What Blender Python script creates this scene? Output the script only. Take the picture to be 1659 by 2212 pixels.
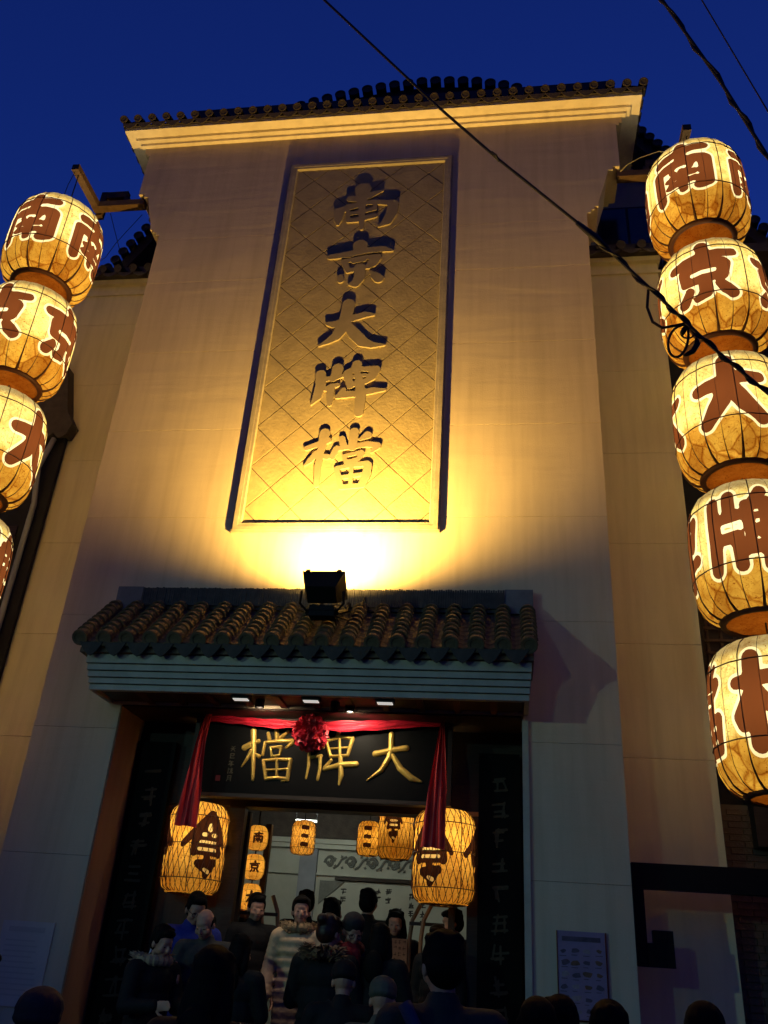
import bpy, math, random
import numpy as np
from mathutils import Vector, Matrix

random.seed(7)
rng = np.random.default_rng(7)
R = math.radians
for _o in list(bpy.data.objects):
    bpy.data.objects.remove(_o)
SC = bpy.context.scene
COL = SC.collection

# ------------------------------------------------------------------ camera
cam = bpy.data.cameras.new('camera')
cam.sensor_fit = 'VERTICAL'
cam.sensor_height = 36.0
cam.lens = 36.0 * 1848.0 / 2212.0
cam.clip_start = 0.05
cam.clip_end = 600
camo = bpy.data.objects.new('camera', cam)
COL.objects.link(camo)
PITCH, YAW, ROLL = R(27.95), R(9.2), R(4.1)
fwd = Vector((-math.sin(YAW) * math.cos(PITCH), math.cos(YAW) * math.cos(PITCH), math.sin(PITCH)))
rgt = Vector((math.cos(YAW), math.sin(YAW), 0))
upv = rgt.cross(fwd)
cr = rgt * math.cos(ROLL) + upv * math.sin(ROLL)
cu = -rgt * math.sin(ROLL) + upv * math.cos(ROLL)
M = Matrix((cr, cu, -fwd)).transposed().to_4x4()
M.translation = Vector((0, -8.0, 1.7))
camo.matrix_world = M
SC.camera = camo

# ------------------------------------------------------------------ world, exposure
world = bpy.data.worlds.new('World')
SC.world = world
world.use_nodes = True
wn = world.node_tree
bg = wn.nodes['Background']
sky = wn.nodes.new('ShaderNodeTexSky')
sky.sky_type = 'NISHITA'
sky.sun_disc = False
sky.sun_elevation = R(-1.0)
sky.sun_rotation = R(10)
sky.altitude = 50
sky.ozone_density = 6.0
mixc = wn.nodes.new('ShaderNodeMix')
mixc.data_type = 'RGBA'
mixc.blend_type = 'MULTIPLY'
mixc.inputs[0].default_value = 1.0
SKY_TINT = (0.75, 0.80, 1.0, 1)
mixc.inputs[7].default_value = SKY_TINT
wn.links.new(sky.outputs[0], mixc.inputs[6])
wn.links.new(mixc.outputs[2], bg.inputs[0])
bg.inputs[1].default_value = 0.80

SC.view_settings.view_transform = 'Standard'
SC.view_settings.look = 'None'
SC.view_settings.gamma = 1
SC.view_settings.exposure = 0
SC.view_settings.use_curve_mapping = False
SC.cycles.use_denoising = True
SC.cycles.max_bounces = 8
SC.cycles.transparent_max_bounces = 12
SC.cycles.sample_clamp_indirect = 4.0
SC.cycles.caustics_reflective = False
SC.cycles.caustics_refractive = False

# strengths
FLOOD_W = 2150.0
FLOOD_COL = (1.0, 0.585, 0.125)
BULB_W = 34.0
STREET_W = 1080.0
STREET_COL = (0.46, 0.92, 0.78)


def add_light(name, typ, loc, energy, color, parent=None, radius=0.05, aim=None, size=None, blend=0.5, angle=None):
    l = bpy.data.lights.new(name, typ)
    l.energy = energy
    l.color = color
    if typ in ('POINT', 'SPOT'):
        l.shadow_soft_size = radius
    if typ == 'AREA':
        l.size = size
    if typ == 'SPOT':
        l.spot_size = R(angle)
        l.spot_blend = blend
    o = bpy.data.objects.new(name, l)
    COL.objects.link(o)
    base = Vector((0, 0, 0))
    if parent:
        o.parent = parent
        base = root_loc(parent)
    o.location = Vector(loc) - base
    if aim is not None:
        o.rotation_euler = Vector(aim).to_track_quat('-Z', 'Y').to_euler()
    return o


# ------------------------------------------------------------------ mesh builder and naming helpers
class MB:
    def __init__(s):
        s.v, s.f = [], []

    def add(s, vs, fs):
        n = len(s.v)
        s.v += [tuple(map(float, p)) for p in vs]
        s.f += [tuple(int(i) + n for i in f) for f in fs]
        return s

    def box(s, x0, x1, y0, y1, z0, z1):
        v = [(x0, y0, z0), (x1, y0, z0), (x1, y1, z0), (x0, y1, z0), (x0, y0, z1), (x1, y0, z1), (x1, y1, z1), (x0, y1, z1)]
        return s.add(v, [(0, 3, 2, 1), (4, 5, 6, 7), (0, 1, 5, 4), (1, 2, 6, 5), (2, 3, 7, 6), (3, 0, 4, 7)])

    def prism_xz(s, poly, y0, y1):
        n = len(poly)
        v = [(x, y0, z) for x, z in poly] + [(x, y1, z) for x, z in poly]
        f = [tuple(range(n)), tuple(range(2 * n - 1, n - 1, -1))]
        f += [(i, i + n, (i + 1) % n + n, (i + 1) % n) for i in range(n)]
        return s.add(v, f)

    def prism_yz(s, poly, x0, x1):
        n = len(poly)
        v = [(x0, y, z) for y, z in poly] + [(x1, y, z) for y, z in poly]
        f = [tuple(range(n)), tuple(range(2 * n - 1, n - 1, -1))]
        f += [(i, i + n, (i + 1) % n + n, (i + 1) % n) for i in range(n)]
        return s.add(v, f)

    def tube(s, pts, r, n=6, cap=True):
        pts = [Vector(p) for p in pts]
        rs = r if isinstance(r, (list, tuple)) else [r] * len(pts)
        vs, fs = [], []
        prev = None
        for i, p in enumerate(pts):
            t = (pts[min(i + 1, len(pts) - 1)] - pts[max(i - 1, 0)])
            t = t.normalized() if t.length > 1e-9 else Vector((0, 0, 1))
            if prev is None:
                a = Vector((0, 0, 1)) if abs(t.z) < 0.9 else Vector((1, 0, 0))
                u = t.cross(a).normalized()
            else:
                u = (prev - t * prev.dot(t))
                u = u.normalized() if u.length > 1e-6 else t.orthogonal().normalized()
            prev = u
            w = t.cross(u)
            for k in range(n):
                a = 2 * math.pi * k / n
                vs.append(p + (u * math.cos(a) + w * math.sin(a)) * rs[i])
        m = len(pts)
        for i in range(m - 1):
            for k in range(n):
                fs.append((i * n + k, i * n + (k + 1) % n, (i + 1) * n + (k + 1) % n, (i + 1) * n + k))
        if cap:
            fs.append(tuple(range(n - 1, -1, -1)))
            fs.append(tuple((m - 1) * n + k for k in range(n)))
        return s.add(vs, fs)

    def lathe(s, prof, n=24, c=(0, 0, 0)):
        vs, fs = [], []
        for r, z in prof:
            for k in range(n):
                a = 2 * math.pi * k / n
                vs.append((c[0] + r * math.sin(a), c[1] - r * math.cos(a), c[2] + z))
        for i in range(len(prof) - 1):
            for k in range(n):
                fs.append((i * n + k, i * n + (k + 1) % n, (i + 1) * n + (k + 1) % n, (i + 1) * n + k))
        return s.add(vs, fs)

    def mesh(s, name, mat, smooth=False):
        me = bpy.data.meshes.new(name)
        me.from_pydata(s.v, [], s.f)
        if smooth:
            me.polygons.foreach_set('use_smooth', [True] * len(me.polygons))
        if mat:
            me.materials.append(mat)
        me.update()
        return me


def root_loc(o):
    while o.parent:
        o = o.parent
    return o.location.copy()


def thing(name, label, cat, loc=(0, 0, 0), group=None, kind=None):
    o = bpy.data.objects.new(name, None)
    o.empty_display_size = 0.1
    COL.objects.link(o)
    o.location = loc
    o['label'] = label
    o['category'] = cat
    if group:
        o['group'] = group
    if kind:
        o['kind'] = kind
    return o


def link(name, me, parent=None, loc=None, label=None, kind=None):
    o = bpy.data.objects.new(name, me)
    COL.objects.link(o)
    if parent:
        o.parent = parent
    if loc is not None:
        o.location = loc
    if label:
        o['label'] = label
    if kind:
        o['kind'] = kind
    return o


def part(name, mb, mat, parent, smooth=False, label=None, kind=None, local=False):
    """world-coordinate mesh builder -> child object"""
    if not local and parent is not None:
        b = root_loc(parent)
        mb.v = [(x - b.x, y - b.y, z - b.z) for x, y, z in mb.v]
    return link(name, mb.mesh(name, mat, smooth), parent, label=label, kind=kind)


def solo(name, mb, mat, label=None, cat=None, group=None, kind=None, smooth=False):
    o = link(name, mb.mesh(name, mat, smooth))
    if label:
        o['label'] = label
    if cat:
        o['category'] = cat
    if group:
        o['group'] = group
    if kind:
        o['kind'] = kind
    return o


# ------------------------------------------------------------------ materials
def mat(name, col, rough=0.7, metal=0.0, noise=0.0, nscale=6.0, bump=0.0, bscale=20.0, stretch=(1, 1, 1), spec=0.3, emit=None, estr=0.0, col2=None):
    m = bpy.data.materials.new(name)
    m.use_nodes = True
    nt = m.node_tree
    b = nt.nodes['Principled BSDF']
    b.inputs['Base Color'].default_value = (*col, 1)
    b.inputs['Roughness'].default_value = rough
    b.inputs['Metallic'].default_value = metal
    b.inputs['Specular IOR Level'].default_value = spec
    if emit:
        b.inputs['Emission Color'].default_value = (*emit, 1)
        b.inputs['Emission Strength'].default_value = estr
    if noise or bump:
        tc = nt.nodes.new('ShaderNodeTexCoord')
        mp = nt.nodes.new('ShaderNodeMapping')
        mp.inputs['Scale'].default_value = stretch
        nt.links.new(tc.outputs['Object'], mp.inputs[0])
    if noise:
        nz = nt.nodes.new('ShaderNodeTexNoise')
        nz.inputs['Scale'].default_value = nscale
        nz.inputs['Detail'].default_value = 6
        nz.inputs['Roughness'].default_value = 0.65
        nt.links.new(mp.outputs[0], nz.inputs[0])
        cr_ = nt.nodes.new('ShaderNodeValToRGB')
        c2 = col2 if col2 else tuple(c * (1 - noise) for c in col)
        cr_.color_ramp.elements[0].position = 0.32
        cr_.color_ramp.elements[1].position = 0.68
        cr_.color_ramp.elements[0].color = (*c2, 1)
        cr_.color_ramp.elements[1].color = (*col, 1)
        nt.links.new(nz.outputs[0], cr_.inputs[0])
        nt.links.new(cr_.outputs[0], b.inputs['Base Color'])
    if bump:
        n2 = nt.nodes.new('ShaderNodeTexNoise')
        n2.inputs['Scale'].default_value = bscale
        n2.inputs['Detail'].default_value = 5
        nt.links.new(mp.outputs[0], n2.inputs[0])
        bp = nt.nodes.new('ShaderNodeBump')
        bp.inputs['Strength'].default_value = 1.0
        bp.inputs['Distance'].default_value = bump
        nt.links.new(n2.outputs[0], bp.inputs['Height'])
        nt.links.new(bp.outputs[0], b.inputs['Normal'])
    return m


def plaster_mat(name, col, wave=0.005):
    """painted render: fine grain plus slow horizontal trowel waves that show in raking light"""
    m = bpy.data.materials.new(name)
    m.use_nodes = True
    nt = m.node_tree
    b = nt.nodes['Principled BSDF']
    b.inputs['Roughness'].default_value = 0.85
    b.inputs['Specular IOR Level'].default_value = 0.15
    tc = nt.nodes.new('ShaderNodeTexCoord')
    geo = nt.nodes.new('ShaderNodeNewGeometry')
    mp = nt.nodes.new('ShaderNodeMapping')
    mp.inputs['Scale'].default_value = (0.45, 0.45, 2.6)
    nt.links.new(geo.outputs['Position'], mp.inputs[0])
    n1 = nt.nodes.new('ShaderNodeTexNoise')
    n1.inputs['Scale'].default_value = 1.6
    n1.inputs['Detail'].default_value = 4
    n1.inputs['Distortion'].default_value = 0.4
    nt.links.new(mp.outputs[0], n1.inputs[0])
    n2 = nt.nodes.new('ShaderNodeTexNoise')
    n2.inputs['Scale'].default_value = 70
    n2.inputs['Detail'].default_value = 3
    nt.links.new(geo.outputs['Position'], n2.inputs[0])
    b1 = nt.nodes.new('ShaderNodeBump')
    b1.inputs['Strength'].default_value = 1
    b1.inputs['Distance'].default_value = wave
    nt.links.new(n1.outputs[0], b1.inputs['Height'])
    b2 = nt.nodes.new('ShaderNodeBump')
    b2.inputs['Strength'].default_value = 0.6
    b2.inputs['Distance'].default_value = 0.002
    nt.links.new(n2.outputs[0], b2.inputs['Height'])
    nt.links.new(b1.outputs[0], b2.inputs['Normal'])
    nt.links.new(b2.outputs[0], b.inputs['Normal'])
    n3 = nt.nodes.new('ShaderNodeTexNoise')
    n3.inputs['Scale'].default_value = 1.1
    n3.inputs['Detail'].default_value = 8
    n3.inputs['Roughness'].default_value = 0.7
    mp3 = nt.nodes.new('ShaderNodeMapping')
    mp3.inputs['Scale'].default_value = (1.6, 1.6, 0.5)
    nt.links.new(geo.outputs['Position'], mp3.inputs[0])
    nt.links.new(mp3.outputs[0], n3.inputs[0])
    rp = nt.nodes.new('ShaderNodeValToRGB')
    rp.color_ramp.elements[0].position = 0.3
    rp.color_ramp.elements[1].position = 0.7
    rp.color_ramp.elements[0].color = (*[c * 0.84 for c in col], 1)
    rp.color_ramp.elements[1].color = (*col, 1)
    nt.links.new(n3.outputs[0], rp.inputs[0])
    # rain streaks and patchy repainting
    n5 = nt.nodes.new('ShaderNodeTexNoise')
    n5.inputs['Scale'].default_value = 1.0
    n5.inputs['Detail'].default_value = 5
    mp5 = nt.nodes.new('ShaderNodeMapping')
    mp5.inputs['Scale'].default_value = (9, 9, 0.55)
    nt.links.new(geo.outputs['Position'], mp5.inputs[0])
    nt.links.new(mp5.outputs[0], n5.inputs[0])
    r5 = nt.nodes.new('ShaderNodeValToRGB')
    r5.color_ramp.elements[0].position = 0.30
    r5.color_ramp.elements[0].color = (0.80, 0.78, 0.74, 1)
    r5.color_ramp.elements[1].position = 0.55
    r5.color_ramp.elements[1].color = (1, 1, 1, 1)
    nt.links.new(n5.outputs[0], r5.inputs[0])
    m5 = nt.nodes.new('ShaderNodeMix')
    m5.data_type = 'RGBA'
    m5.blend_type = 'MULTIPLY'
    m5.inputs[0].default_value = 0.55
    nt.links.new(rp.outputs[0], m5.inputs[6])
    nt.links.new(r5.outputs[0], m5.inputs[7])
    nt.links.new(m5.outputs[2], b.inputs['Base Color'])
    return m


M_WALL = plaster_mat('cream_plaster', (0.61, 0.51, 0.36))
M_WING = plaster_mat('yellow_cream_plaster', (0.74, 0.67, 0.41), 0.003)
M_TRIM = plaster_mat('cornice_plaster', (0.90, 0.80, 0.64), 0.002)
M_STONE = mat('sign_stone', (0.41, 0.33, 0.17), 0.8, noise=0.28, nscale=4, bump=0.004, bscale=30)
M_STONEG = mat('sign_frame_stone', (0.36, 0.31, 0.22), 0.75, noise=0.3, nscale=7, bump=0.003, bscale=40)
M_GLYPHSTONE = mat('letter_stone', (0.29, 0.235, 0.14), 0.75, noise=0.2, nscale=8)
M_BACKING = mat('dark_mortar', (0.13, 0.10, 0.07), 0.9)
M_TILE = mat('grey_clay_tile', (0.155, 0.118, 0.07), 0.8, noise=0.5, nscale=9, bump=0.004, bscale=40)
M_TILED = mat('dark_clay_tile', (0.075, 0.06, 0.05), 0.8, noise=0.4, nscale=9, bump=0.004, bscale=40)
M_RIDGE = mat('ridge_tile', (0.07, 0.065, 0.065), 0.8, noise=0.4, nscale=12)
M_RIDGEEND = mat('ridge_mortar', (0.17, 0.17, 0.18), 0.85, noise=0.3, nscale=6)
M_FASCIA = mat('grey_green_paint', (0.46, 0.43, 0.34), 0.6, noise=0.25, nscale=5)
M_SOFFIT = mat('dark_timber', (0.035, 0.022, 0.016), 0.55, noise=0.5, nscale=8, stretch=(1, 1, 8))
M_RAFTER = mat('red_brown_timber', (0.10, 0.030, 0.018), 0.5, noise=0.4, nscale=8)
M_BLACK = mat('black_lacquer', (0.0035, 0.003, 0.003), 0.55, spec=0.08, noise=0.3, nscale=10)
M_BLACKM = mat('black_metal', (0.009, 0.008, 0.008), 0.6, metal=0.0, spec=0.15, noise=0.3, nscale=30)
M_GOLD = mat('gold_leaf', (0.78, 0.50, 0.11), 0.38, metal=0.55, noise=0.2, nscale=30, bump=0.002, bscale=60)
M_GOLDD = mat('dull_gold_paint', (0.05, 0.04, 0.022), 0.6, noise=0.6, nscale=30)
M_SILK = mat('red_silk', (0.60, 0.016, 0.04), 0.45, noise=0.25, nscale=8, spec=0.5)
M_SILKD = mat('dark_red_silk', (0.80, 0.035, 0.03), 0.5, noise=0.3, nscale=5, spec=0.4)
M_WIRE = mat('black_rubber', (0.008, 0.008, 0.009), 0.6)
M_WIREL = mat('pale_wire', (0.35, 0.30, 0.2), 0.6)
M_BEAM = mat('weathered_timber', (0.12, 0.07, 0.035), 0.75, noise=0.5, nscale=6, stretch=(1, 1, 4), bump=0.003)
M_RIB = mat('lantern_wire', (0.045, 0.014, 0.008), 0.6)
M_PAVE = mat('stone_paving', (0.12, 0.115, 0.11), 0.7, noise=0.4, nscale=4, bump=0.006, bscale=12)
M_STEP = mat('granite_step', (0.2, 0.19, 0.18), 0.7, noise=0.3, nscale=12)
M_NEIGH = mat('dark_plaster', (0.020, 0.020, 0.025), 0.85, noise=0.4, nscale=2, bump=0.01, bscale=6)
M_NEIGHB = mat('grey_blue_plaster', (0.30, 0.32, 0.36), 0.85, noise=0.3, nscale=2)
M_BRICK = mat('brown_brick', (0.13, 0.085, 0.06), 0.85, noise=0.4, nscale=11, bump=0.004, bscale=40)
M_WOOD = mat('dark_red_wood', (0.06, 0.028, 0.016), 0.5, noise=0.5, nscale=5, stretch=(3, 3, 0.4))
M_HANDLE = mat('handle_wood', (0.26, 0.13, 0.06), 0.45, noise=0.3, nscale=10, stretch=(2, 2, 0.3))
M_PANELWALL = mat('pale_hall_plaster', (0.50, 0.52, 0.45), 0.8, noise=0.25, nscale=1.5)
M_CARVE = mat('carved_grey_relief', (0.20, 0.21, 0.19), 0.8, noise=0.3, nscale=20)
M_INK = mat('black_ink', (0.03, 0.03, 0.03), 0.7)
M_CARD = mat('cardboard', (0.36, 0.22, 0.11), 0.8, noise=0.3, nscale=9)
M_CARDINK = mat('marker_ink', (0.10, 0.055, 0.025), 0.8)
M_POSTER = mat('poster_print', (0.27, 0.20, 0.31), 0.35, noise=0.25, nscale=5, spec=0.5)
M_POSTERINK = mat('poster_dark_print', (0.12, 0.09, 0.13), 0.5, noise=0.5, nscale=14)
M_NOTICE = mat('notice_acrylic', (0.55, 0.50, 0.44), 0.4, spec=0.3, noise=0.1, nscale=4)
M_NOTICEINK = mat('faded_grey_print', (0.44, 0.40, 0.36), 0.7)
M_GLASSD = mat('dark_window_glass', (0.015, 0.018, 0.03), 0.12, spec=0.6)
M_TUBE = mat('fluorescent_tube', (0.9, 0.9, 0.9), 0.5, emit=(0.95, 1.0, 0.88), estr=1.6)
M_DOWN = mat('downlight_glass', (0.7, 0.7, 0.7), 0.4, emit=(1.0, 0.94, 0.86), estr=0.55)
M_LEDW = mat('spot_lens', (0.9, 0.9, 0.9), 0.3, emit=(1.0, 0.97, 0.92), estr=5.0)
M_FLOODG = mat('flood_lens', (0.9, 0.9, 0.8), 0.3, emit=(1.0, 0.75, 0.3), estr=6.0)
M_STREETG = mat('street_lamp_lens', (0.9, 0.9, 0.9), 0.3, emit=STREET_COL, estr=5.0)


def paper_mat(name, top, mid, low, transp, leaf=True):
    """oiled lantern paper: lets the bulb through, stained and veined, darker gathered cloth below"""
    m = bpy.data.materials.new(name)
    m.use_nodes = True
    nt = m.node_tree
    nt.nodes.remove(nt.nodes['Principled BSDF'])
    out = nt.nodes['Material Output']
    tc = nt.nodes.new('ShaderNodeTexCoord')
    sep = nt.nodes.new('ShaderNodeSeparateXYZ')
    nt.links.new(tc.outputs['Object'], sep.inputs[0])
    oi = nt.nodes.new('ShaderNodeObjectInfo')
    off = nt.nodes.new('ShaderNodeVectorMath')
    off.operation = 'ADD'
    cmb = nt.nodes.new('ShaderNodeCombineXYZ')
    mul = nt.nodes.new('ShaderNodeMath')
    mul.operation = 'MULTIPLY'
    mul.inputs[1].default_value = 37
    nt.links.new(oi.outputs['Random'], mul.inputs[0])
    nt.links.new(mul.outputs[0], cmb.inputs[0])
    nt.links.new(tc.outputs['Object'], off.inputs[0])
    nt.links.new(cmb.outputs[0], off.inputs[1])
    rp = nt.nodes.new('ShaderNodeValToRGB')
    mr = nt.nodes.new('ShaderNodeMapRange')
    mr.inputs['From Min'].default_value = -0.65
    mr.inputs['From Max'].default_value = 0.65
    nt.links.new(sep.outputs['Z'], mr.inputs['Value'])
    nt.links.new(mr.outputs[0], rp.inputs[0])
    e = rp.color_ramp.elements
    e[0].position = 0.05
    e[0].color = (*low, 1)
    e[1].position = 0.30
    e[1].color = (*low, 1)
    for p, c in ((0.36, mid), (0.84, mid), (0.90, top), (1.0, top)):
        k = rp.color_ramp.elements.new(p)
        k.color = (*c, 1)
    # stains
    n1 = nt.nodes.new('ShaderNodeTexNoise')
    n1.inputs['Scale'].default_value = 5
    n1.inputs['Detail'].default_value = 7
    n1.inputs['Roughness'].default_value = 0.7
    nt.links.new(off.outputs[0], n1.inputs[0])
    r1 = nt.nodes.new('ShaderNodeValToRGB')
    r1.color_ramp.elements[0].position = 0.36
    r1.color_ramp.elements[0].color = (0.66, 0.5, 0.34, 1)
    r1.color_ramp.elements[1].position = 0.62
    r1.color_ramp.elements[1].color = (1, 1, 1, 1)
    nt.links.new(n1.outputs[0], r1.inputs[0])
    mx = nt.nodes.new('ShaderNodeMix')
    mx.data_type = 'RGBA'
    mx.blend_type = 'MULTIPLY'
    mx.inputs[0].default_value = 0.9
    nt.links.new(rp.outputs[0], mx.inputs[6])
    nt.links.new(r1.outputs[0], mx.inputs[7])
    last = mx
    if leaf:
        # leaf-shaped overlapping patches
        vo = nt.nodes.new('ShaderNodeTexVoronoi')
        vo.inputs['Scale'].default_value = 4.5
        mpv = nt.nodes.new('ShaderNodeMapping')
        mpv.inputs['Scale'].default_value = (1, 1, 0.7)
        nt.links.new(off.outputs[0], mpv.inputs[0])
        nt.links.new(mpv.outputs[0], vo.inputs['Vector'])
        sv = nt.nodes.new('ShaderNodeSeparateColor')
        nt.links.new(vo.outputs['Color'], sv.inputs[0])
        rv = nt.nodes.new('ShaderNodeValToRGB')
        rv.color_ramp.elements[0].color = (0.50, 0.36, 0.22, 1)
        rv.color_ramp.elements[1].color = (1.0, 1.0, 0.8, 1)
        nt.links.new(sv.outputs[0], rv.inputs[0])
        ve = nt.nodes.new('ShaderNodeTexVoronoi')
        ve.feature = 'DISTANCE_TO_EDGE'
        ve.inputs['Scale'].default_value = 4.5
        nt.links.new(mpv.outputs[0], ve.inputs['Vector'])
        re = nt.nodes.new('ShaderNodeValToRGB')
        re.color_ramp.elements[0].position = 0.0
        re.color_ramp.elements[0].color = (0.55, 0.33, 0.16, 1)
        re.color_ramp.elements[1].position = 0.05
        re.color_ramp.elements[1].color = (1, 1, 1, 1)
        nt.links.new(ve.outputs[0], re.inputs[0])
        m2 = nt.nodes.new('ShaderNodeMix')
        m2.data_type = 'RGBA'
        m2.blend_type = 'MULTIPLY'
        m2.inputs[0].default_value = 1
        nt.links.new(rv.outputs[0], m2.inputs[6])
        nt.links.new(re.outputs[0], m2.inputs[7])
        m3 = nt.nodes.new('ShaderNodeMix')
        m3.data_type = 'RGBA'
        m3.blend_type = 'MULTIPLY'
        fr = nt.nodes.new('ShaderNodeMapRange')
        fr.inputs['From Min'].default_value = -0.12
        fr.inputs['From Max'].default_value = -0.30
        nt.links.new(sep.outputs['Z'], fr.inputs['Value'])
        nt.links.new(fr.outputs[0], m3.inputs[0])
        nt.links.new(last.outputs[2], m3.inputs[6])
        nt.links.new(m2.outputs[2], m3.inputs[7])
        last = m3
    # crumpled paper: shade along the wrinkles put into the colour
    vw = nt.nodes.new('ShaderNodeTexVoronoi')
    vw.feature = 'DISTANCE_TO_EDGE'
    vw.inputs['Scale'].default_value = 9
    dn = nt.nodes.new('ShaderNodeTexNoise')
    dn.inputs['Scale'].default_value = 3
    dm = nt.nodes.new('ShaderNodeVectorMath')
    dm.operation = 'MULTIPLY_ADD'
    dm.inputs[1].default_value = (0.6, 0.6, 0.6)
    nt.links.new(off.outputs[0], dn.inputs[0])
    nt.links.new(dn.outputs['Color'], dm.inputs[0])
    nt.links.new(off.outputs[0], dm.inputs[2])
    nt.links.new(dm.outputs[0], vw.inputs['Vector'])
    rw = nt.nodes.new('ShaderNodeValToRGB')
    rw.color_ramp.elements[0].position = 0.0
    rw.color_ramp.elements[0].color = (0.74, 0.60, 0.42, 1)
    rw.color_ramp.elements[1].position = 0.06
    rw.color_ramp.elements[1].color = (1, 1, 1, 1)
    nt.links.new(vw.outputs[0], rw.inputs[0])
    mw = nt.nodes.new('ShaderNodeMix')
    mw.data_type = 'RGBA'
    mw.blend_type = 'MULTIPLY'
    mw.inputs[0].default_value = 0.65
    nt.links.new(last.outputs[2], mw.inputs[6])
    nt.links.new(rw.outputs[0], mw.inputs[7])
    last = mw
    # specks
    n4 = nt.nodes.new('ShaderNodeTexNoise')
    n4.inputs['Scale'].default_value = 55
    n4.inputs['Detail'].default_value = 2
    nt.links.new(off.outputs[0], n4.inputs[0])
    r4 = nt.nodes.new('ShaderNodeValToRGB')
    r4.color_ramp.elements[0].position = 0.30
    r4.color_ramp.elements[0].color = (0.5, 0.3, 0.15, 1)
    r4.color_ramp.elements[1].position = 0.38
    r4.color_ramp.elements[1].color = (1, 1, 1, 1)
    nt.links.new(n4.outputs[0], r4.inputs[0])
    m5 = nt.nodes.new('ShaderNodeMix')
    m5.data_type = 'RGBA'
    m5.blend_type = 'MULTIPLY'
    m5.inputs[0].default_value = 1
    nt.links.new(last.outputs[2], m5.inputs[6])
    nt.links.new(r4.outputs[0], m5.inputs[7])
    film_nodes(nt, out, m5.outputs[2], transp)
    return m


def film_nodes(nt, out, colsock, transp):
    tl = nt.nodes.new('ShaderNodeBsdfTranslucent')
    df = nt.nodes.new('ShaderNodeBsdfDiffuse')
    tr = nt.nodes.new('ShaderNodeBsdfTransparent')
    a = nt.nodes.new('ShaderNodeMixShader')
    a.inputs[0].default_value = 0.35
    b = nt.nodes.new('ShaderNodeMixShader')
    b.inputs[0].default_value = transp
    for n in (tl, df, tr):
        if isinstance(colsock, tuple):
            n.inputs[0].default_value = (*colsock, 1)
        else:
            nt.links.new(colsock, n.inputs[0])
    nt.links.new(tl.outputs[0], a.inputs[1])
    nt.links.new(df.outputs[0], a.inputs[2])
    nt.links.new(a.outputs[0], b.inputs[1])
    nt.links.new(tr.outputs[0], b.inputs[2])
    nt.links.new(b.outputs[0], out.inputs[0])


def film_mat(name, col, transp):
    m = bpy.data.materials.new(name)
    m.use_nodes = True
    nt = m.node_tree
    nt.nodes.remove(nt.nodes['Principled BSDF'])
    film_nodes(nt, nt.nodes['Material Output'], col, transp)
    return m


M_PAPER = paper_mat('lantern_paper', (0.46, 0.41, 0.27), (1.0, 0.90, 0.42), (0.78, 0.50, 0.12), 0.07)  # grey top colour: dirty paper, with its weaker backlight put in as well
M_PAPERS = paper_mat('plain_lantern_paper', (0.95, 0.60, 0.15), (0.95, 0.60, 0.15), (0.95, 0.56, 0.12), 0.10, leaf=False)
M_FILM = film_mat('brown_lettering_film', (0.135, 0.042, 0.017), 0.03)
M_OUTL = film_mat('white_outline_film', (1.0, 0.93, 0.74), 0.04)
M_FILMD = film_mat('dark_lettering_film', (0.035, 0.012, 0.008), 0.02)
M_OUTLG = film_mat('pale_lettering_film', (0.72, 0.55, 0.28), 0.04)
M_BOTTOM = paper_mat('orange_bottom_paper', (0.20, 0.062, 0.008), (0.24, 0.075, 0.009), (0.17, 0.050, 0.006), 0.015, leaf=False)

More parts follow.
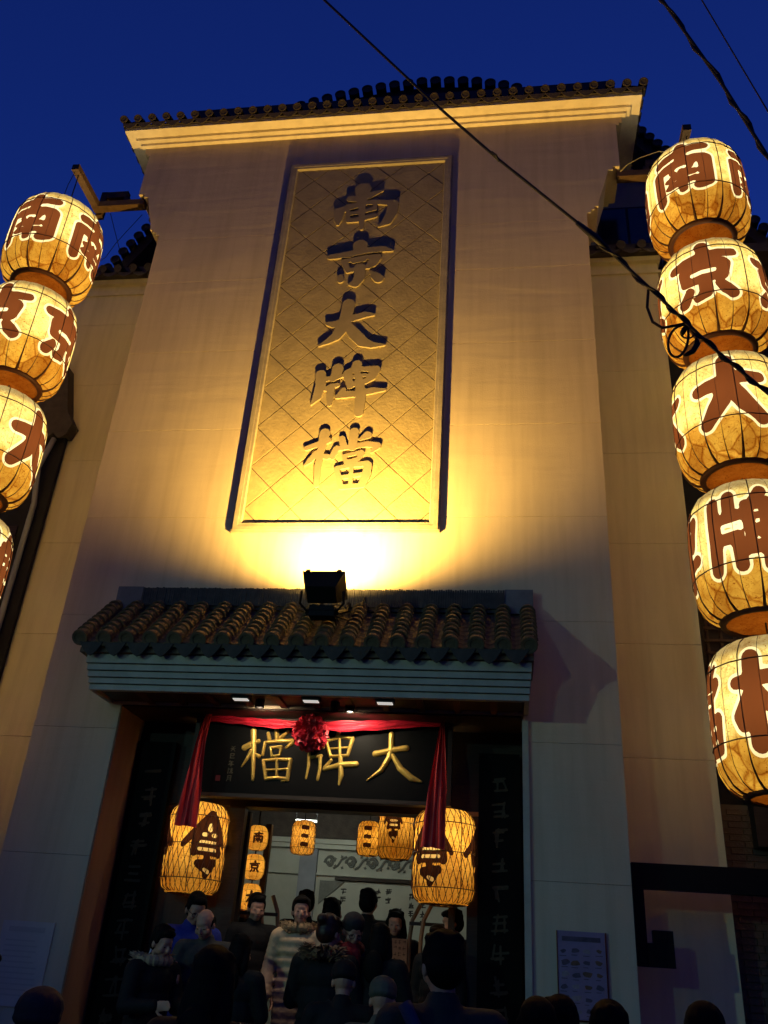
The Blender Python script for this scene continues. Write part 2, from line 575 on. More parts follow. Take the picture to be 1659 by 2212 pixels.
# ------------------------------------------------------------------ brush strokes -> meshes
RELIEF={
 'nan':[[(-1.882,10.888,0.115),(-1.885,10.716,0.073),(-1.877,10.567,0.054)],[(-2.046,10.719,0.05),(-1.9,10.718,0.068),(-1.774,10.772,0.055),(-1.618,10.845,0.02)],[(-2.172,10.485,0.077),(-2.175,10.349,0.058),(-2.175,10.267,0.025)],[(-2.188,10.496,0.054),(-2.048,10.559,0.054),(-1.84,10.628,0.041),(-1.688,10.637,0.041),(-1.458,10.598,0.049)],[(-1.458,10.588,0.072),(-1.47,10.411,0.075),(-1.521,10.271,0.066),(-1.62,10.191,0.019)],[(-2.064,10.561,0.036),(-1.958,10.574,0.027)],[(-2.046,10.444,0.031),(-1.903,10.454,0.031),(-1.702,10.512,0.031)],[(-2.036,10.318,0.036),(-1.908,10.325,0.04),(-1.686,10.386,0.036)],[(-1.878,10.631,0.05),(-1.861,10.357,0.044),(-1.85,10.161,0.025)],[(-2.066,10.593,0.027),(-2.036,10.318,0.027)],[(-1.703,10.639,0.032),(-1.694,10.501,0.027)]],
 'jing':[[(-1.842,9.859,0.099),(-1.835,9.77,0.077)],[(-2.219,9.681,0.039),(-1.992,9.711,0.051),(-1.775,9.766,0.051),(-1.534,9.78,0.047),(-1.416,9.748,0.015)],[(-2.034,9.596,0.034),(-1.767,9.648,0.03),(-1.599,9.647,0.046)],[(-2.026,9.586,0.047),(-1.968,9.428,0.034)],[(-1.605,9.638,0.055),(-1.664,9.545,0.067),(-1.711,9.49,0.038)],[(-1.962,9.438,0.038),(-1.84,9.459,0.034),(-1.719,9.49,0.029)],[(-1.908,9.579,0.025),(-1.763,9.599,0.021)],[(-1.819,9.477,0.071),(-1.813,9.305,0.071),(-1.856,9.213,0.058),(-1.942,9.204,0.013)],[(-2.055,9.338,0.038),(-2.05,9.281,0.046)],[(-1.676,9.402,0.015),(-1.613,9.332,0.058),(-1.567,9.282,0.066),(-1.506,9.288,0.012)]],
 'da':[[(-1.912,8.877,0.081),(-1.924,8.688,0.076),(-1.946,8.537,0.087),(-2.023,8.382,0.063),(-2.114,8.308,0.039),(-2.226,8.239,0.009)],[(-2.154,8.582,0.024),(-2.068,8.561,0.052),(-1.945,8.608,0.048),(-1.81,8.664,0.048),(-1.686,8.703,0.044),(-1.591,8.699,0.02)],[(-1.898,8.544,0.055),(-1.803,8.408,0.078),(-1.696,8.282,0.073),(-1.583,8.23,0.046),(-1.418,8.224,0.009)]],
 'pai':[[(-2.155,7.809,0.064),(-2.143,7.652,0.063),(-2.17,7.49,0.052),(-2.229,7.379,0.009)],[(-1.958,7.893,0.068),(-1.966,7.827,0.064),(-2.005,7.738,0.041)],[(-2.08,7.74,0.034),(-1.966,7.753,0.03),(-1.901,7.784,0.022)],[(-2.067,7.6,0.033),(-1.996,7.639,0.03),(-1.937,7.653,0.026)],[(-2.009,7.631,0.041),(-2.015,7.486,0.044),(-2.012,7.382,0.029)],[(-1.731,7.944,0.06),(-1.759,7.861,0.045)],[(-1.835,7.806,0.056),(-1.815,7.723,0.048),(-1.793,7.625,0.037)],[(-1.838,7.831,0.038),(-1.747,7.886,0.034),(-1.645,7.874,0.034),(-1.503,7.869,0.045)],[(-1.503,7.861,0.056),(-1.543,7.763,0.052),(-1.611,7.684,0.026)],[(-1.812,7.764,0.022),(-1.618,7.782,0.026)],[(-1.782,7.649,0.037),(-1.638,7.693,0.037)],[(-1.724,7.844,0.034),(-1.674,7.637,0.055),(-1.655,7.475,0.062),(-1.661,7.254,0.054)],[(-1.932,7.487,0.029),(-1.851,7.513,0.051),(-1.718,7.517,0.04),(-1.522,7.56,0.044),(-1.383,7.568,0.018)],[(-1.863,7.578,0.033),(-1.904,7.515,0.029)]],
 'dang':[[(-2.026,6.982,0.061),(-2.049,6.748,0.041),(-2.066,6.511,0.037),(-2.056,6.31,0.032)],[(-2.219,6.783,0.03),(-2.098,6.829,0.034),(-1.972,6.883,0.034)],[(-2.101,6.717,0.033),(-2.16,6.622,0.033),(-2.221,6.552,0.007)],[(-2.028,6.676,0.03),(-1.965,6.667,0.033)],[(-1.69,6.991,0.056),(-1.694,6.79,0.048)],[(-1.821,6.904,0.037),(-1.8,6.824,0.041)],[(-1.535,6.947,0.049),(-1.613,6.892,0.019)],[(-1.872,6.777,0.033),(-1.9,6.706,0.037),(-1.908,6.65,0.022)],[(-1.885,6.769,0.03),(-1.743,6.79,0.03),(-1.526,6.827,0.037),(-1.409,6.808,0.037)],[(-1.409,6.8,0.037),(-1.472,6.73,0.018)],[(-1.78,6.672,0.022),(-1.587,6.724,0.026)],[(-1.78,6.672,0.024),(-1.753,6.593,0.022)],[(-1.579,6.716,0.029),(-1.62,6.63,0.026)],[(-1.753,6.593,0.026),(-1.62,6.63,0.026)],[(-1.847,6.5,0.033),(-1.788,6.3,0.032)],[(-1.848,6.516,0.025),(-1.676,6.56,0.029),(-1.508,6.574,0.033)],[(-1.503,6.55,0.047),(-1.51,6.427,0.05),(-1.549,6.313,0.043)],[(-1.78,6.277,0.029),(-1.554,6.297,0.028)],[(-1.797,6.399,0.023),(-1.538,6.442,0.023)],[(-1.685,6.553,0.025),(-1.677,6.291,0.025)]],
}
GOLD={
 'gdang':[[(-2.5,3.693,0.03),(-2.473,3.497,0.025),(-2.444,3.223,0.015)],[(-2.57,3.526,0.03),(-2.51,3.563,0.027),(-2.434,3.595,0.02)],[(-2.497,3.497,0.021),(-2.528,3.422,0.016),(-2.573,3.34,0.006)],[(-2.442,3.462,0.015),(-2.414,3.448,0.021)],[(-2.347,3.672,0.018),(-2.329,3.621,0.021)],[(-2.266,3.705,0.023),(-2.251,3.623,0.023)],[(-2.149,3.694,0.02),(-2.211,3.637,0.02)],[(-2.369,3.575,0.015),(-2.376,3.464,0.015)],[(-2.37,3.582,0.015),(-2.253,3.601,0.018),(-2.088,3.606,0.024)],[(-2.086,3.592,0.024),(-2.146,3.541,0.015)],[(-2.306,3.533,0.015),(-2.197,3.548,0.016)],[(-2.305,3.53,0.013),(-2.283,3.453,0.013)],[(-2.197,3.544,0.016),(-2.208,3.466,0.013)],[(-2.283,3.45,0.013),(-2.205,3.466,0.013)],[(-2.362,3.402,0.016),(-2.316,3.242,0.018)],[(-2.363,3.408,0.016),(-2.231,3.424,0.016),(-2.091,3.426,0.021)],[(-2.09,3.416,0.022),(-2.102,3.236,0.019)],[(-2.316,3.238,0.018),(-2.209,3.251,0.017),(-2.106,3.242,0.017)],[(-2.316,3.317,0.012),(-2.106,3.336,0.012)],[(-2.226,3.411,0.015),(-2.209,3.253,0.013)],[(-2.157,3.22,0.009),(-2.13,3.221,0.009)]],
 'gpai':[[(-1.93,3.664,0.018),(-1.911,3.459,0.016),(-1.907,3.372,0.015),(-1.92,3.255,0.009)],[(-1.855,3.666,0.018),(-1.842,3.541,0.016)],[(-1.918,3.539,0.015),(-1.776,3.558,0.016)],[(-1.913,3.451,0.015),(-1.79,3.475,0.016)],[(-1.801,3.47,0.019),(-1.793,3.348,0.017),(-1.805,3.248,0.013)],[(-1.636,3.706,0.019),(-1.65,3.665,0.018)],[(-1.754,3.61,0.015),(-1.7,3.473,0.018)],[(-1.755,3.618,0.015),(-1.62,3.662,0.016),(-1.496,3.656,0.019)],[(-1.495,3.645,0.021),(-1.533,3.487,0.016)],[(-1.7,3.471,0.016),(-1.533,3.487,0.016)],[(-1.7,3.546,0.01),(-1.536,3.562,0.01)],[(-1.627,3.659,0.013),(-1.607,3.484,0.015)],[(-1.689,3.435,0.015),(-1.749,3.361,0.017)],[(-1.748,3.349,0.019),(-1.596,3.395,0.026),(-1.442,3.407,0.029)],[(-1.6,3.47,0.02),(-1.58,3.299,0.026),(-1.591,3.207,0.01)]],
 'gda':[[(-1.114,3.702,0.028),(-1.11,3.588,0.026),(-1.123,3.487,0.026),(-1.195,3.356,0.023),(-1.323,3.26,0.007)],[(-1.262,3.511,0.029),(-1.105,3.552,0.026),(-0.962,3.576,0.029)],[(-1.09,3.502,0.02),(-1.007,3.377,0.031),(-0.901,3.297,0.031),(-0.806,3.266,0.011)]],
}
LAN = {
 'nan': [[(16,21,8),(52,16,8),(88,14,7)],[(52,5,9),(51,38,9)],[(13,44,9),(14,94,9)],[(13,42,9),(50,38,9),(84,38,9)],[(86,42,11),(87,84,10),(74,90,8)],
         [(36,52,5),(41,60,4)],[(65,50,5),(60,58,4)],[(30,65,5.5),(70,63,5.5)],[(30,78,5.5),(70,76,5.5)],[(51,58,7),(51,90,7)]],
 'jing': [[(50,5,10),(52,14,9)],[(8,29,8),(50,24,8),(92,22,7)],[(22,44,8),(24,62,8)],[(22,42,8),(78,39,8)],[(79,41,9),(74,60,9)],[(24,63,7),(74,61,7)],
          [(50,64,9),(50,86,9),(38,92,6)],[(28,78,7),(18,92,9)],[(70,74,7),(78,84,10),(85,90,9)]],
 'da': [[(12,42,9),(30,40,10),(60,33,10),(90,34,8)],[(50,6,11),(50,38,12),(40,64,12),(18,92,9)],[(54,46,10),(68,70,12),(88,92,9)]],
 'pai': [[(12,10,8),(13,60,9),(10,93,8)],[(33,6,8),(33,32,8)],[(14,35,7),(46,32,7)],[(16,60,7),(40,58,8)],[(40,60,8),(41,92,8)],
         [(72,4,8),(64,14,7)],[(53,21,7),(94,18,7)],[(53,21,7),(55,52,7)],[(94,20,8),(90,50,7)],[(55,52,6),(90,49,6)],[(55,36,4.5),(92,34,4.5)],[(73,20,6),(73,94,8)],[(48,74,8),(97,69,8)],[(60,54,6),(50,68,6)]],
 'dang': [[(8,31,7),(44,28,8)],[(27,6,10),(27,94,10)],[(24,44,9),(10,66,9),(12,74,8)],[(32,44,8),(43,58,7)],[(57,7,6),(60,16,5)],[(73,3,6),(73,18,6)],[(90,7,6),(85,16,5)],
          [(51,26,6),(50,34,5)],[(51,25,6),(96,23,6)],[(96,25,6),(92,33,5)],[(61,38,4.5),(85,37,4.5)],[(61,38,4.5),(63,50,4.5)],[(85,37,4.5),(83,50,4.5)],[(63,50,4.5),(83,50,4.5)],
          [(53,62,6),(55,93,6)],[(53,61,6),(95,60,6)],[(95,61,7),(92,92,6)],[(55,93,6),(92,92,6)],[(55,77,4),(92,76,4)],[(74,60,4.5),(74,92,4.5)]],
 'shi': [[(54,8,7),(38,24,7),(8,52,5)],[(56,8,7),(70,24,6),(92,52,4)],[(54,16,9),(54,30,12)],[(36,32,7),(72,32,7)],[(32,34,7),(30,62,7)],[(74,34,7),(78,62,7)],[(32,40,7),(76,40,7)],[(30,50,7),(76,50,7)],[(30,60,7),(78,60,7)],[(34,46,6),(74,46,6)],[(32,56,5),(76,56,5)],[(54,36,6),(54,44,6)],
         [(54,64,6),(54,76,6)],[(38,78,5),(70,76,6)],[(40,80,5),(56,84,9)],[(68,78,5),(56,96,4)],[(54,80,6),(54,94,4)]],
 'marks': [[(25,12,9),(75,12,9)],[(38,10,9),(60,14,9)],[(25,48,8),(75,48,8)],[(40,46,9),(62,50,8)],[(25,84,9),(75,84,9)],[(40,82,9),(60,86,9)]],
}
HOLES = {'shi': [[(54,24,3.5),(54,28,5)],[(43,37,2.8),(48,37,2.8)],[(61,37,2.8),(67,37,2.8)],[(40,48,2.6),(69,48,2.6)],[(38,58,2.6),(70,58,2.6)],[(52,86,2.4),(60,89,3)]]}


def field(strokes, X, Y):
    F = np.full(X.shape, 1e9)
    for st in strokes:
        for (ax, ay, ar), (bx, by, br) in zip(st[:-1], st[1:]):
            dx, dy = bx - ax, by - ay
            L = dx * dx + dy * dy
            t = np.clip(((X - ax) * dx + (Y - ay) * dy) / L, 0, 1) if L > 1e-12 else np.zeros_like(X)
            d = np.hypot(X - ax - t * dx, Y - ay - t * dy) - (ar + t * (br - ar))
            F = np.minimum(F, d)
    return F


def clip_cells(xs, ys, conds):
    """conds: list of fields; keep the region where every field < 0.  Returns 2-D verts, faces and boundary edges."""
    key, V, faces = {}, [], []

    def vid(p):
        k = (round(p[0], 7), round(p[1], 7))
        if k not in key:
            key[k] = len(V)
            V.append(k)
        return key[k]
    nx, ny = len(xs), len(ys)
    for j in range(ny - 1):
        for i in range(nx - 1):
            cs = ((i, j), (i + 1, j), (i + 1, j + 1), (i, j + 1))
            if any(all(F[b, a] >= 0 for a, b in cs) for F in conds):
                continue
            poly = [((xs[a], ys[b]), [F[b, a] for F in conds]) for a, b in cs]
            for q in range(len(conds)):
                if all(p[1][q] < 0 for p in poly):
                    continue
                new = []
                for (p, f), (p2, f2) in zip(poly, poly[1:] + poly[:1]):
                    if f[q] < 0:
                        new.append((p, f))
                    if (f[q] < 0) != (f2[q] < 0):
                        t = f[q] / (f[q] - f2[q])
                        new.append(((p[0] + t * (p2[0] - p[0]), p[1] + t * (p2[1] - p[1])), [a + t * (b - a) for a, b in zip(f, f2)]))
                poly = new
                if len(poly) < 3:
                    break
            if len(poly) < 3:
                continue
            ids = [vid(p) for p, f in poly]
            ids = [a for a, b in zip(ids, ids[1:] + ids[:1]) if a != b]
            if len(set(ids)) >= 3 and len(set(ids)) == len(ids):
                faces.append(tuple(ids))
    return V, faces


def boundary(faces):
    cnt = {}
    for f in faces:
        for a, b in zip(f, f[1:] + f[:1]):
            k = (min(a, b), max(a, b))
            cnt[k] = None if k in cnt else (a, b)
    return [e for e in cnt.values() if e]


def relief(strokes, y, depth, mat_, name, parent, n=70, dome=0.0, rmax=0.03, holes=None, pad=0.02):
    """letter standing proud of a vertical board at plane y (towards -y); strokes in (x,z,r) metres"""
    pts = [p for st in strokes for p in st]
    rm = max(p[2] for p in pts)
    x0, x1 = min(p[0] for p in pts) - rm - pad, max(p[0] for p in pts) + rm + pad
    z0, z1 = min(p[1] for p in pts) - rm - pad, max(p[1] for p in pts) + rm + pad
    h = max(x1 - x0, z1 - z0) / n
    xs = np.arange(x0, x1 + h, h)
    zs = np.arange(z0, z1 + h, h)
    X, Z = np.meshgrid(xs, zs)
    F = field(strokes, X, Z)
    V, fs = clip_cells(xs, zs, [F])
    if dome:
        fv = -field(strokes, np.array([v[0] for v in V]), np.array([v[1] for v in V]))
        hh = dome * np.sqrt(np.clip(fv / rmax, 0, 1))
    else:
        hh = np.zeros(len(V))
    mb = MB()
    front = [(v[0], y - depth - hh[i], v[1]) for i, v in enumerate(V)]
    back = [(v[0], y + 0.004, v[1]) for v in V]
    n0 = len(V)
    allf = list(fs) + [(a, a + n0, b + n0, b) for a, b in boundary(fs)]
    mb.add(front + back, allf)
    return part(name, mb, mat_, parent)


# ------------------------------------------------------------------ lanterns
def lathe_path(pts):
    P = np.array(pts, float)
    s = np.concatenate([[0], np.cumsum(np.hypot(*np.diff(P, axis=0).T))])
    return s, P


class LanternKit:
    """all meshes of one kind of paper lantern, local frame at its centre, +a turns from -y towards +x"""

    def __init__(self, name, prof, glyph, nchar, cw, ch, vc, ow, paper, film, outl, res, ribs=10, hoops=(), rib_r=0.006, pucker=0.0, lattice=0):
        s, P = lathe_path(prof)
        self.L = s[-1]
        Rm = P[:, 0].max()
        self.Rm = Rm
        S = 2 * math.pi * Rm / nchar

        def place(u, v, az, off=0.0):
            r = np.interp(v, s, P[:, 0])
            z = np.interp(v, s, P[:, 1])
            a = az + u / Rm
            rr = r * (1 - 0.014 * np.abs(np.sin(a * ribs / 2.0 + 0.3)))
            if pucker:
                k = np.clip((self.vlow - v) / self.vlow, 0, 1)
                rr = rr * (1 + pucker * k * np.sin(a * 23 + 1.5 * np.sin(a * 5)) + 0.5 * pucker * k * np.sin(a * 41))
            rr = rr + off
            return np.stack([rr * np.sin(a), -rr * np.cos(a), z + 0 * rr], -1)
        self.vlow = np.interp(-0.22 * Rm / 0.567, P[:, 1], s)
        nu, nv = int(S / res), int(self.L / res)
        us = np.linspace(-S / 2, S / 2, nu)
        vs = np.linspace(0, self.L, nv)
        U, Vv = np.meshgrid(us, vs)
        sc = ch / 100.0
        sx = cw / 100.0
        gx = U / sx + 50
        gy = 50 - (Vv - vc) / sc
        if glyph:
            F = field(LAN[glyph], gx, gy)
            H = field(HOLES[glyph], gx, gy) if glyph in HOLES else None
        else:
            F = np.full(U.shape, 50.0)
            H = None
        owu = ow / sc
        ink = F if H is None else np.maximum(F, -H)
        paper_f = -(F - owu)
        regs = {'paper': [paper_f], 'film': [ink]}
        if owu > 0:
            regs['outl'] = [F - owu, -F]
        if H is not None:
            for qi, hs_ in enumerate(HOLES[glyph]):
                regs['hole%d' % qi] = [np.maximum(field([hs_], gx, gy), F)]
        self.me = {}
        pm = MB()
        for k in range(nchar):
            V, f = clip_cells(us, vs, regs['paper'])
            A = np.array(V)
            pm.add(place(A[:, 0], A[:, 1], 2 * math.pi * k / nchar), f)
        self.me['paper'] = pm.mesh(name + '_paper', paper, True)
        self.chars = []
        for k in range(nchar if glyph else 0):
            d = {}
            for q, mm in [('film', film), ('outl', outl)] + [('hole%d' % qi, outl) for qi in range(12)]:
                if q in regs:
                    V, f = clip_cells(us, vs, regs[q])
                    if not f:
                        continue
                    A = np.array(V)
                    d[q] = MB().add(place(A[:, 0], A[:, 1], 2 * math.pi * k / nchar), f).mesh(name + '_' + q, mm, True)
            self.chars.append(d)
        # vertical wires
        self.me['ribs'] = []
        for k in range(ribs):
            a = 2 * math.pi * (k + 0.5) / ribs - 0.6 / ribs
            vv = np.linspace(0.0, self.L, 22)
            pts = place(np.full(22, a * Rm), vv, 0.0, 0.004)
            thin = 0.4 if (pucker and k % 2) else 1.0
            rr = [rib_r * thin * (1 + 2.4 * max(0, 1 - v / (0.22 * self.L)) if pucker else 1) for v in vv]
            self.me['ribs'].append(MB().tube([tuple(p) for p in pts], rr, 5).mesh(name + '_rib', M_RIB, True))
        self.me['hoops'] = []
        for zz in hoops:
            v = float(np.interp(zz, P[:, 1], s))
            pts = place(np.linspace(0, 2 * math.pi * Rm, 61), np.full(61, v), 0.0, 0.006)
            self.me['hoops'].append(MB().tube([tuple(p) for p in pts], rib_r * 1.1, 5, False).mesh(name + '_hoop', M_RIB, True))
        r0, z0 = P[0]
        rt, zt = P[-1]
        self.me['ring'] = MB().lathe([(r0 - 0.03 * Rm, z0 - 0.035 * Rm), (r0 + 0.05 * Rm, z0 - 0.045 * Rm), (r0 + 0.07 * Rm, z0 + 0.02 * Rm), (r0 - 0.03 * Rm, z0 + 0.03 * Rm), (r0 - 0.03 * Rm, z0 - 0.035 * Rm)], 36).mesh(name + '_ring', M_RIB, True)
        dv, dfc = [(0, 0, z0 + 0.03 * Rm)], []
        for ri, fr in enumerate((0.35, 0.7, 1.0)):
            for q in range(36):
                a = 2 * math.pi * q / 36
                rr = r0 * fr
                dv.append((rr * math.sin(a), -rr * math.cos(a), z0 + 0.03 * Rm * (1 - fr) - 0.01 * Rm + 0.012 * Rm * math.sin(9 * a + ri)))
        for q in range(36):
            dfc.append((0, 1 + q, 1 + (q + 1) % 36))
            for ri in range(2):
                b = 1 + ri * 36
                dfc.append((b + q, b + 36 + q, b + 36 + (q + 1) % 36, b + (q + 1) % 36))
        self.me['disc'] = MB().add(dv, dfc).mesh(name + '_bottom', M_BOTTOM if pucker else paper, True)
        self.me['cap'] = MB().lathe([(rt + 0.04 * Rm, zt - 0.01), (rt + 0.04 * Rm, zt + 0.02 * Rm), (rt - 0.05 * Rm, zt + 0.03 * Rm), (rt - 0.05 * Rm, zt - 0.01)], 28).mesh(name + '_cap', M_RIB, True)
        self.me['lattice'] = None
        if lattice:
            lb = MB()
            for sgn in (1, -1):
                for k in range(lattice):
                    vv = np.linspace(0.01, self.L - 0.01, 26)
                    a = 2 * math.pi * k / lattice + sgn * vv / self.L * (2 * math.pi * 5.2 / lattice)
                    pts = place(a * Rm, vv, 0.0, 0.006)
                    lb.tube([tuple(p) for p in pts], rib_r * 0.85, 3, False)
            self.me['lattice'] = lb.mesh(name + '_lattice', M_RIB, False)

    def hang(self, loc, turn, label, cat, group, watt, thing_name='paper_lantern', bulb_col=(1.0, 0.87, 0.50), cords=None, bulb_z=0.05):
        t = thing(thing_name, label, cat, loc, group)
        def lk(nm, me, par=None):
            o = link(nm, me, par or t)
            if par is None:
                o.rotation_euler = (0, 0, turn)
            return o
        sh = lk('paper_shell', self.me['paper'])
        for d in self.chars:
            c = lk('character', d['film'])
            if 'outl' in d:
                link('outline', d['outl'], c)
            for q in d:
                if q.startswith('hole'):
                    link('counter', d[q], c)
        for r in self.me['ribs']:
            lk('rib', r)
        for h in self.me['hoops']:
            lk('hoop', h)
        if self.me['lattice']:
            lk('bamboo_lattice', self.me['lattice'])
        lk('bottom_ring', self.me['ring'])
        lk('bottom_disc', self.me['disc'])
        lk('top_cap', self.me['cap'])
        if cords:
            mb = MB().tube([(0, 0, self.zt()), (0, 0, cords)], 0.008, 5)
            link('cord', mb.mesh('cord', M_WIRE), t)
        b = add_light('bulb_light', 'POINT', Vector(loc) + Vector((0, 0, bulb_z * self.Rm / 0.567)), watt, bulb_col, t, radius=0.10 * self.Rm / 0.567)
        return t

    def zt(self):
        return self.me['cap'].vertices[0].co.z
# ------------------------------------------------------------------ structure: sky is the world; ground and steps
g = MB().box(-60, 60, -60, 60, -0.3, 0.0)
ground = solo('ground', g, M_PAVE, kind='structure')
# paving slabs in front of the entrance
slab = MB().box(0.006, 0.594, 0.006, 0.594, 0.0, 0.03).mesh('paving_slab', M_PAVE)
for i in range(12):
    for j in range(12):
        o = link('paving_slab', slab, ground, (-5.2 + i * 0.6, -8.4 + j * 0.6, random.uniform(0, 0.004)))
steps = thing('entrance_steps', 'granite steps rising to the dark restaurant doorway', 'steps', (-1.82, -1.2, 0))
for k in range(4):
    part('step', MB().box(-3.82, 0.18, -1.2 + 0.3 * k, 0.0, 0.15 * k + 0.002, 0.15 * (k + 1)), M_STEP, steps)

CX = -1.82
XL, XR = -4.67, 1.03


def mir(x):
    return 2 * CX - x


# ------------------------------------------------------------------ main building
bld = thing('restaurant_building', 'tall cream plastered restaurant building with stepped gable and tiled cornice', 'building', (CX, 0, 0))
DL, DR, DT = -3.80, 0.15, 3.84        # doorway
TH = 0.78                             # front slab thickness
core = MB().box(XL + 0.02, DL - 0.004, 0.02, TH, 0, DT - 0.01).box(DR + 0.004, XR - 0.02, 0.02, TH, 0, DT - 0.01).box(XL + 0.02, XR - 0.02, 0.02, TH, DT + 0.005, 10.2)
part('wall_core', core, M_BACKING, bld)
ZJ = [0.0, 1.25, 2.43, 3.60, 4.78, 5.94, 7.10, 8.26, 9.42, 10.20]
G2 = 0.0015


def panel(x0, x1, z0, z1):
    c = 0.0015
    # front slab with chamfered horizontal edges, so the joint catches a thin shadow
    prof = [(0.0, z0 + G2 + c), (0.0, z1 - G2 - c), (c, z1 - G2), (TH - 0.01, z1 - G2), (TH - 0.01, z0 + G2), (c, z0 + G2)]
    return MB().prism_yz([(y, z) for y, z in prof], x0, x1)


for z0, z1 in zip(ZJ[:-1], ZJ[1:]):
    if z1 <= DT:
        for a, b in ((XL, DL), (DR, XR)):
            part('wall_panel', panel(a, b, z0, z1), M_WALL, bld)
    elif z0 < DT:
        mbp = panel(XL, DL, z0, z1)
        part('wall_panel', mbp, M_WALL, bld)
        part('wall_panel', panel(DR, XR, z0, z1), M_WALL, bld)
        part('wall_panel', panel(DL + 0.002, DR - 0.002, DT + 0.002, z1), M_WALL, bld)
    else:
        part('wall_panel', panel(XL, XR, z0, z1), M_WALL, bld)

# stepped flare of the gable
prof_r = [(1.03, 10.20), (1.03, 10.30), (1.08, 10.30), (1.08, 10.355), (1.13, 10.355), (1.13, 10.41), (1.18, 10.41), (1.19, 10.50), (1.33, 11.02), (1.33, 11.06), (1.40, 11.06), (1.40, 11.12), (1.49, 11.12), (1.49, 11.92), (1.53, 11.92), (1.53, 11.97), (1.57, 11.97), (1.57, 12.07)]
poly = prof_r + [(mir(x), z) for x, z in reversed(prof_r)]
part('gable_block', MB().prism_xz(poly, 0.0, 0.62), M_WALL, bld)

# cornice: three corbelled courses
for k, (d, z0, z1) in enumerate(((0.055, 12.072, 12.115), (0.115, 12.117, 12.165), (0.25, 12.167, 12.225))):
    part('cornice_course', MB().box(-5.21 - d, 1.57 + d, -d, 0.9 + d * 0.4, z0, z1), M_TRIM, bld)

# eave tiles of the cornice
def drip_mesh(w, h, t, nm, mat_):
    n = 9
    top = [(-w / 2 + w * i / (n - 1), -0.010 * math.sin(math.pi * i / (n - 1))) for i in range(n)]
    low = [(-w / 2 + w * i / (n - 1), -h * (1 - abs(2 * i / (n - 1) - 1) ** 1.6) - 0.012) for i in range(n)]
    v = [(x, 0, z) for x, z in top] + [(x, 0, z) for x, z in low] + [(x, t, z) for x, z in top] + [(x, t, z) for x, z in low]
    f = []
    for i in range(n - 1):
        f += [(i, i + 1, n + i + 1, n + i)[::-1], (2 * n + i, 2 * n + i + 1, 3 * n + i + 1, 3 * n + i), (n + i, n + i + 1, 3 * n + i + 1, 3 * n + i), (i, 2 * n + i, 2 * n + i + 1, i + 1)]
    return MB().add(v, f).mesh(nm, mat_)


def half_pipe(r, t, length, nm, mat_, n=8, closed=None, r2=None, flip=False):
    """half-round tile along +y; front face of thickness t, optional disc at the front"""
    r2 = r2 or r
    v, f = [], []
    for y, rr in ((0, r), (length, r2)):
        for q in (rr, rr - t):
            for i in range(n + 1):
                a = math.pi * i / n
                z = q * math.sin(a) * (-1 if flip else 1)
                v.append((q * math.cos(a), y, z))
    m = n + 1
    for i in range(n):
        f += [(i, i + 1, 2 * m + i + 1, 2 * m + i), (m + i, 3 * m + i, 3 * m + i + 1, m + i + 1), (i, m + i, m + i + 1, i + 1), (2 * m + i, 2 * m + i + 1, 3 * m + i + 1, 3 * m + i)]
    mb = MB().add(v, f)
    if closed:
        k = 16
        c = [(closed * math.cos(2 * math.pi * i / k), -0.012, closed * math.sin(2 * math.pi * i / k)) for i in range(k)]
        b = [(x, 0.012, z) for x, y, z in c]
        ii = [(0.72 * x, -0.012, 0.72 * z) for x, y, z in c]
        jj = [(0.68 * x, -0.004, 0.68 * z) for x, y, z in c]
        mb.add(c + b + ii + jj, [(i, (i + 1) % k, k + (i + 1) % k, k + i) for i in range(k)] + [(i, 2 * k + i, 2 * k + (i + 1) % k, (i + 1) % k) for i in range(k)] + [(2 * k + i, 3 * k + i, 3 * k + (i + 1) % k, 2 * k + (i + 1) % k) for i in range(k)] + [tuple(range(3 * k, 4 * k))])
    return mb.mesh(nm, mat_)


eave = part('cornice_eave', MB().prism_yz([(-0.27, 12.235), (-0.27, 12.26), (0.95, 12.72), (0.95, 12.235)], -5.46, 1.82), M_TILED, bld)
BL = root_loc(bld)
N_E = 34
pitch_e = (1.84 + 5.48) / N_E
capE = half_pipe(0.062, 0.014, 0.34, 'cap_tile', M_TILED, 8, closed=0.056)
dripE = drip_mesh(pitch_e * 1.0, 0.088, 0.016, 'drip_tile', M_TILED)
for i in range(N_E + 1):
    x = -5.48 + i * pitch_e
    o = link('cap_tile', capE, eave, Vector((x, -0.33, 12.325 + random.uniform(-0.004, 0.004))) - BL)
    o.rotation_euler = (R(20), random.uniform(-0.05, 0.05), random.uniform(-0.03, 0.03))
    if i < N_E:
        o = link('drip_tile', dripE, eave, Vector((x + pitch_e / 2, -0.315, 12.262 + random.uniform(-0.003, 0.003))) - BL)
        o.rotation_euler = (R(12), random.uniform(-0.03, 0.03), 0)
# tiled returns at both ends of the cornice
capR = half_pipe(0.062, 0.014, 0.30, 'return_tile', M_TILED, 8, closed=0.064)
for sx, x0, rz in ((1, 1.86, R(90)), (-1, -5.50, R(-90))):
    for j in range(6):
        o = link('return_tile', capR, eave, Vector((x0, -0.20 + j * 0.2, 12.30)) - BL)
        o.rotation_euler = (R(12), 0, rz)
        o = link('drip_tile', dripE, eave, Vector((x0 - sx * 0.01, -0.12 + j * 0.2, 12.25)) - BL)
        o.rotation_euler = (R(10), 0, rz)
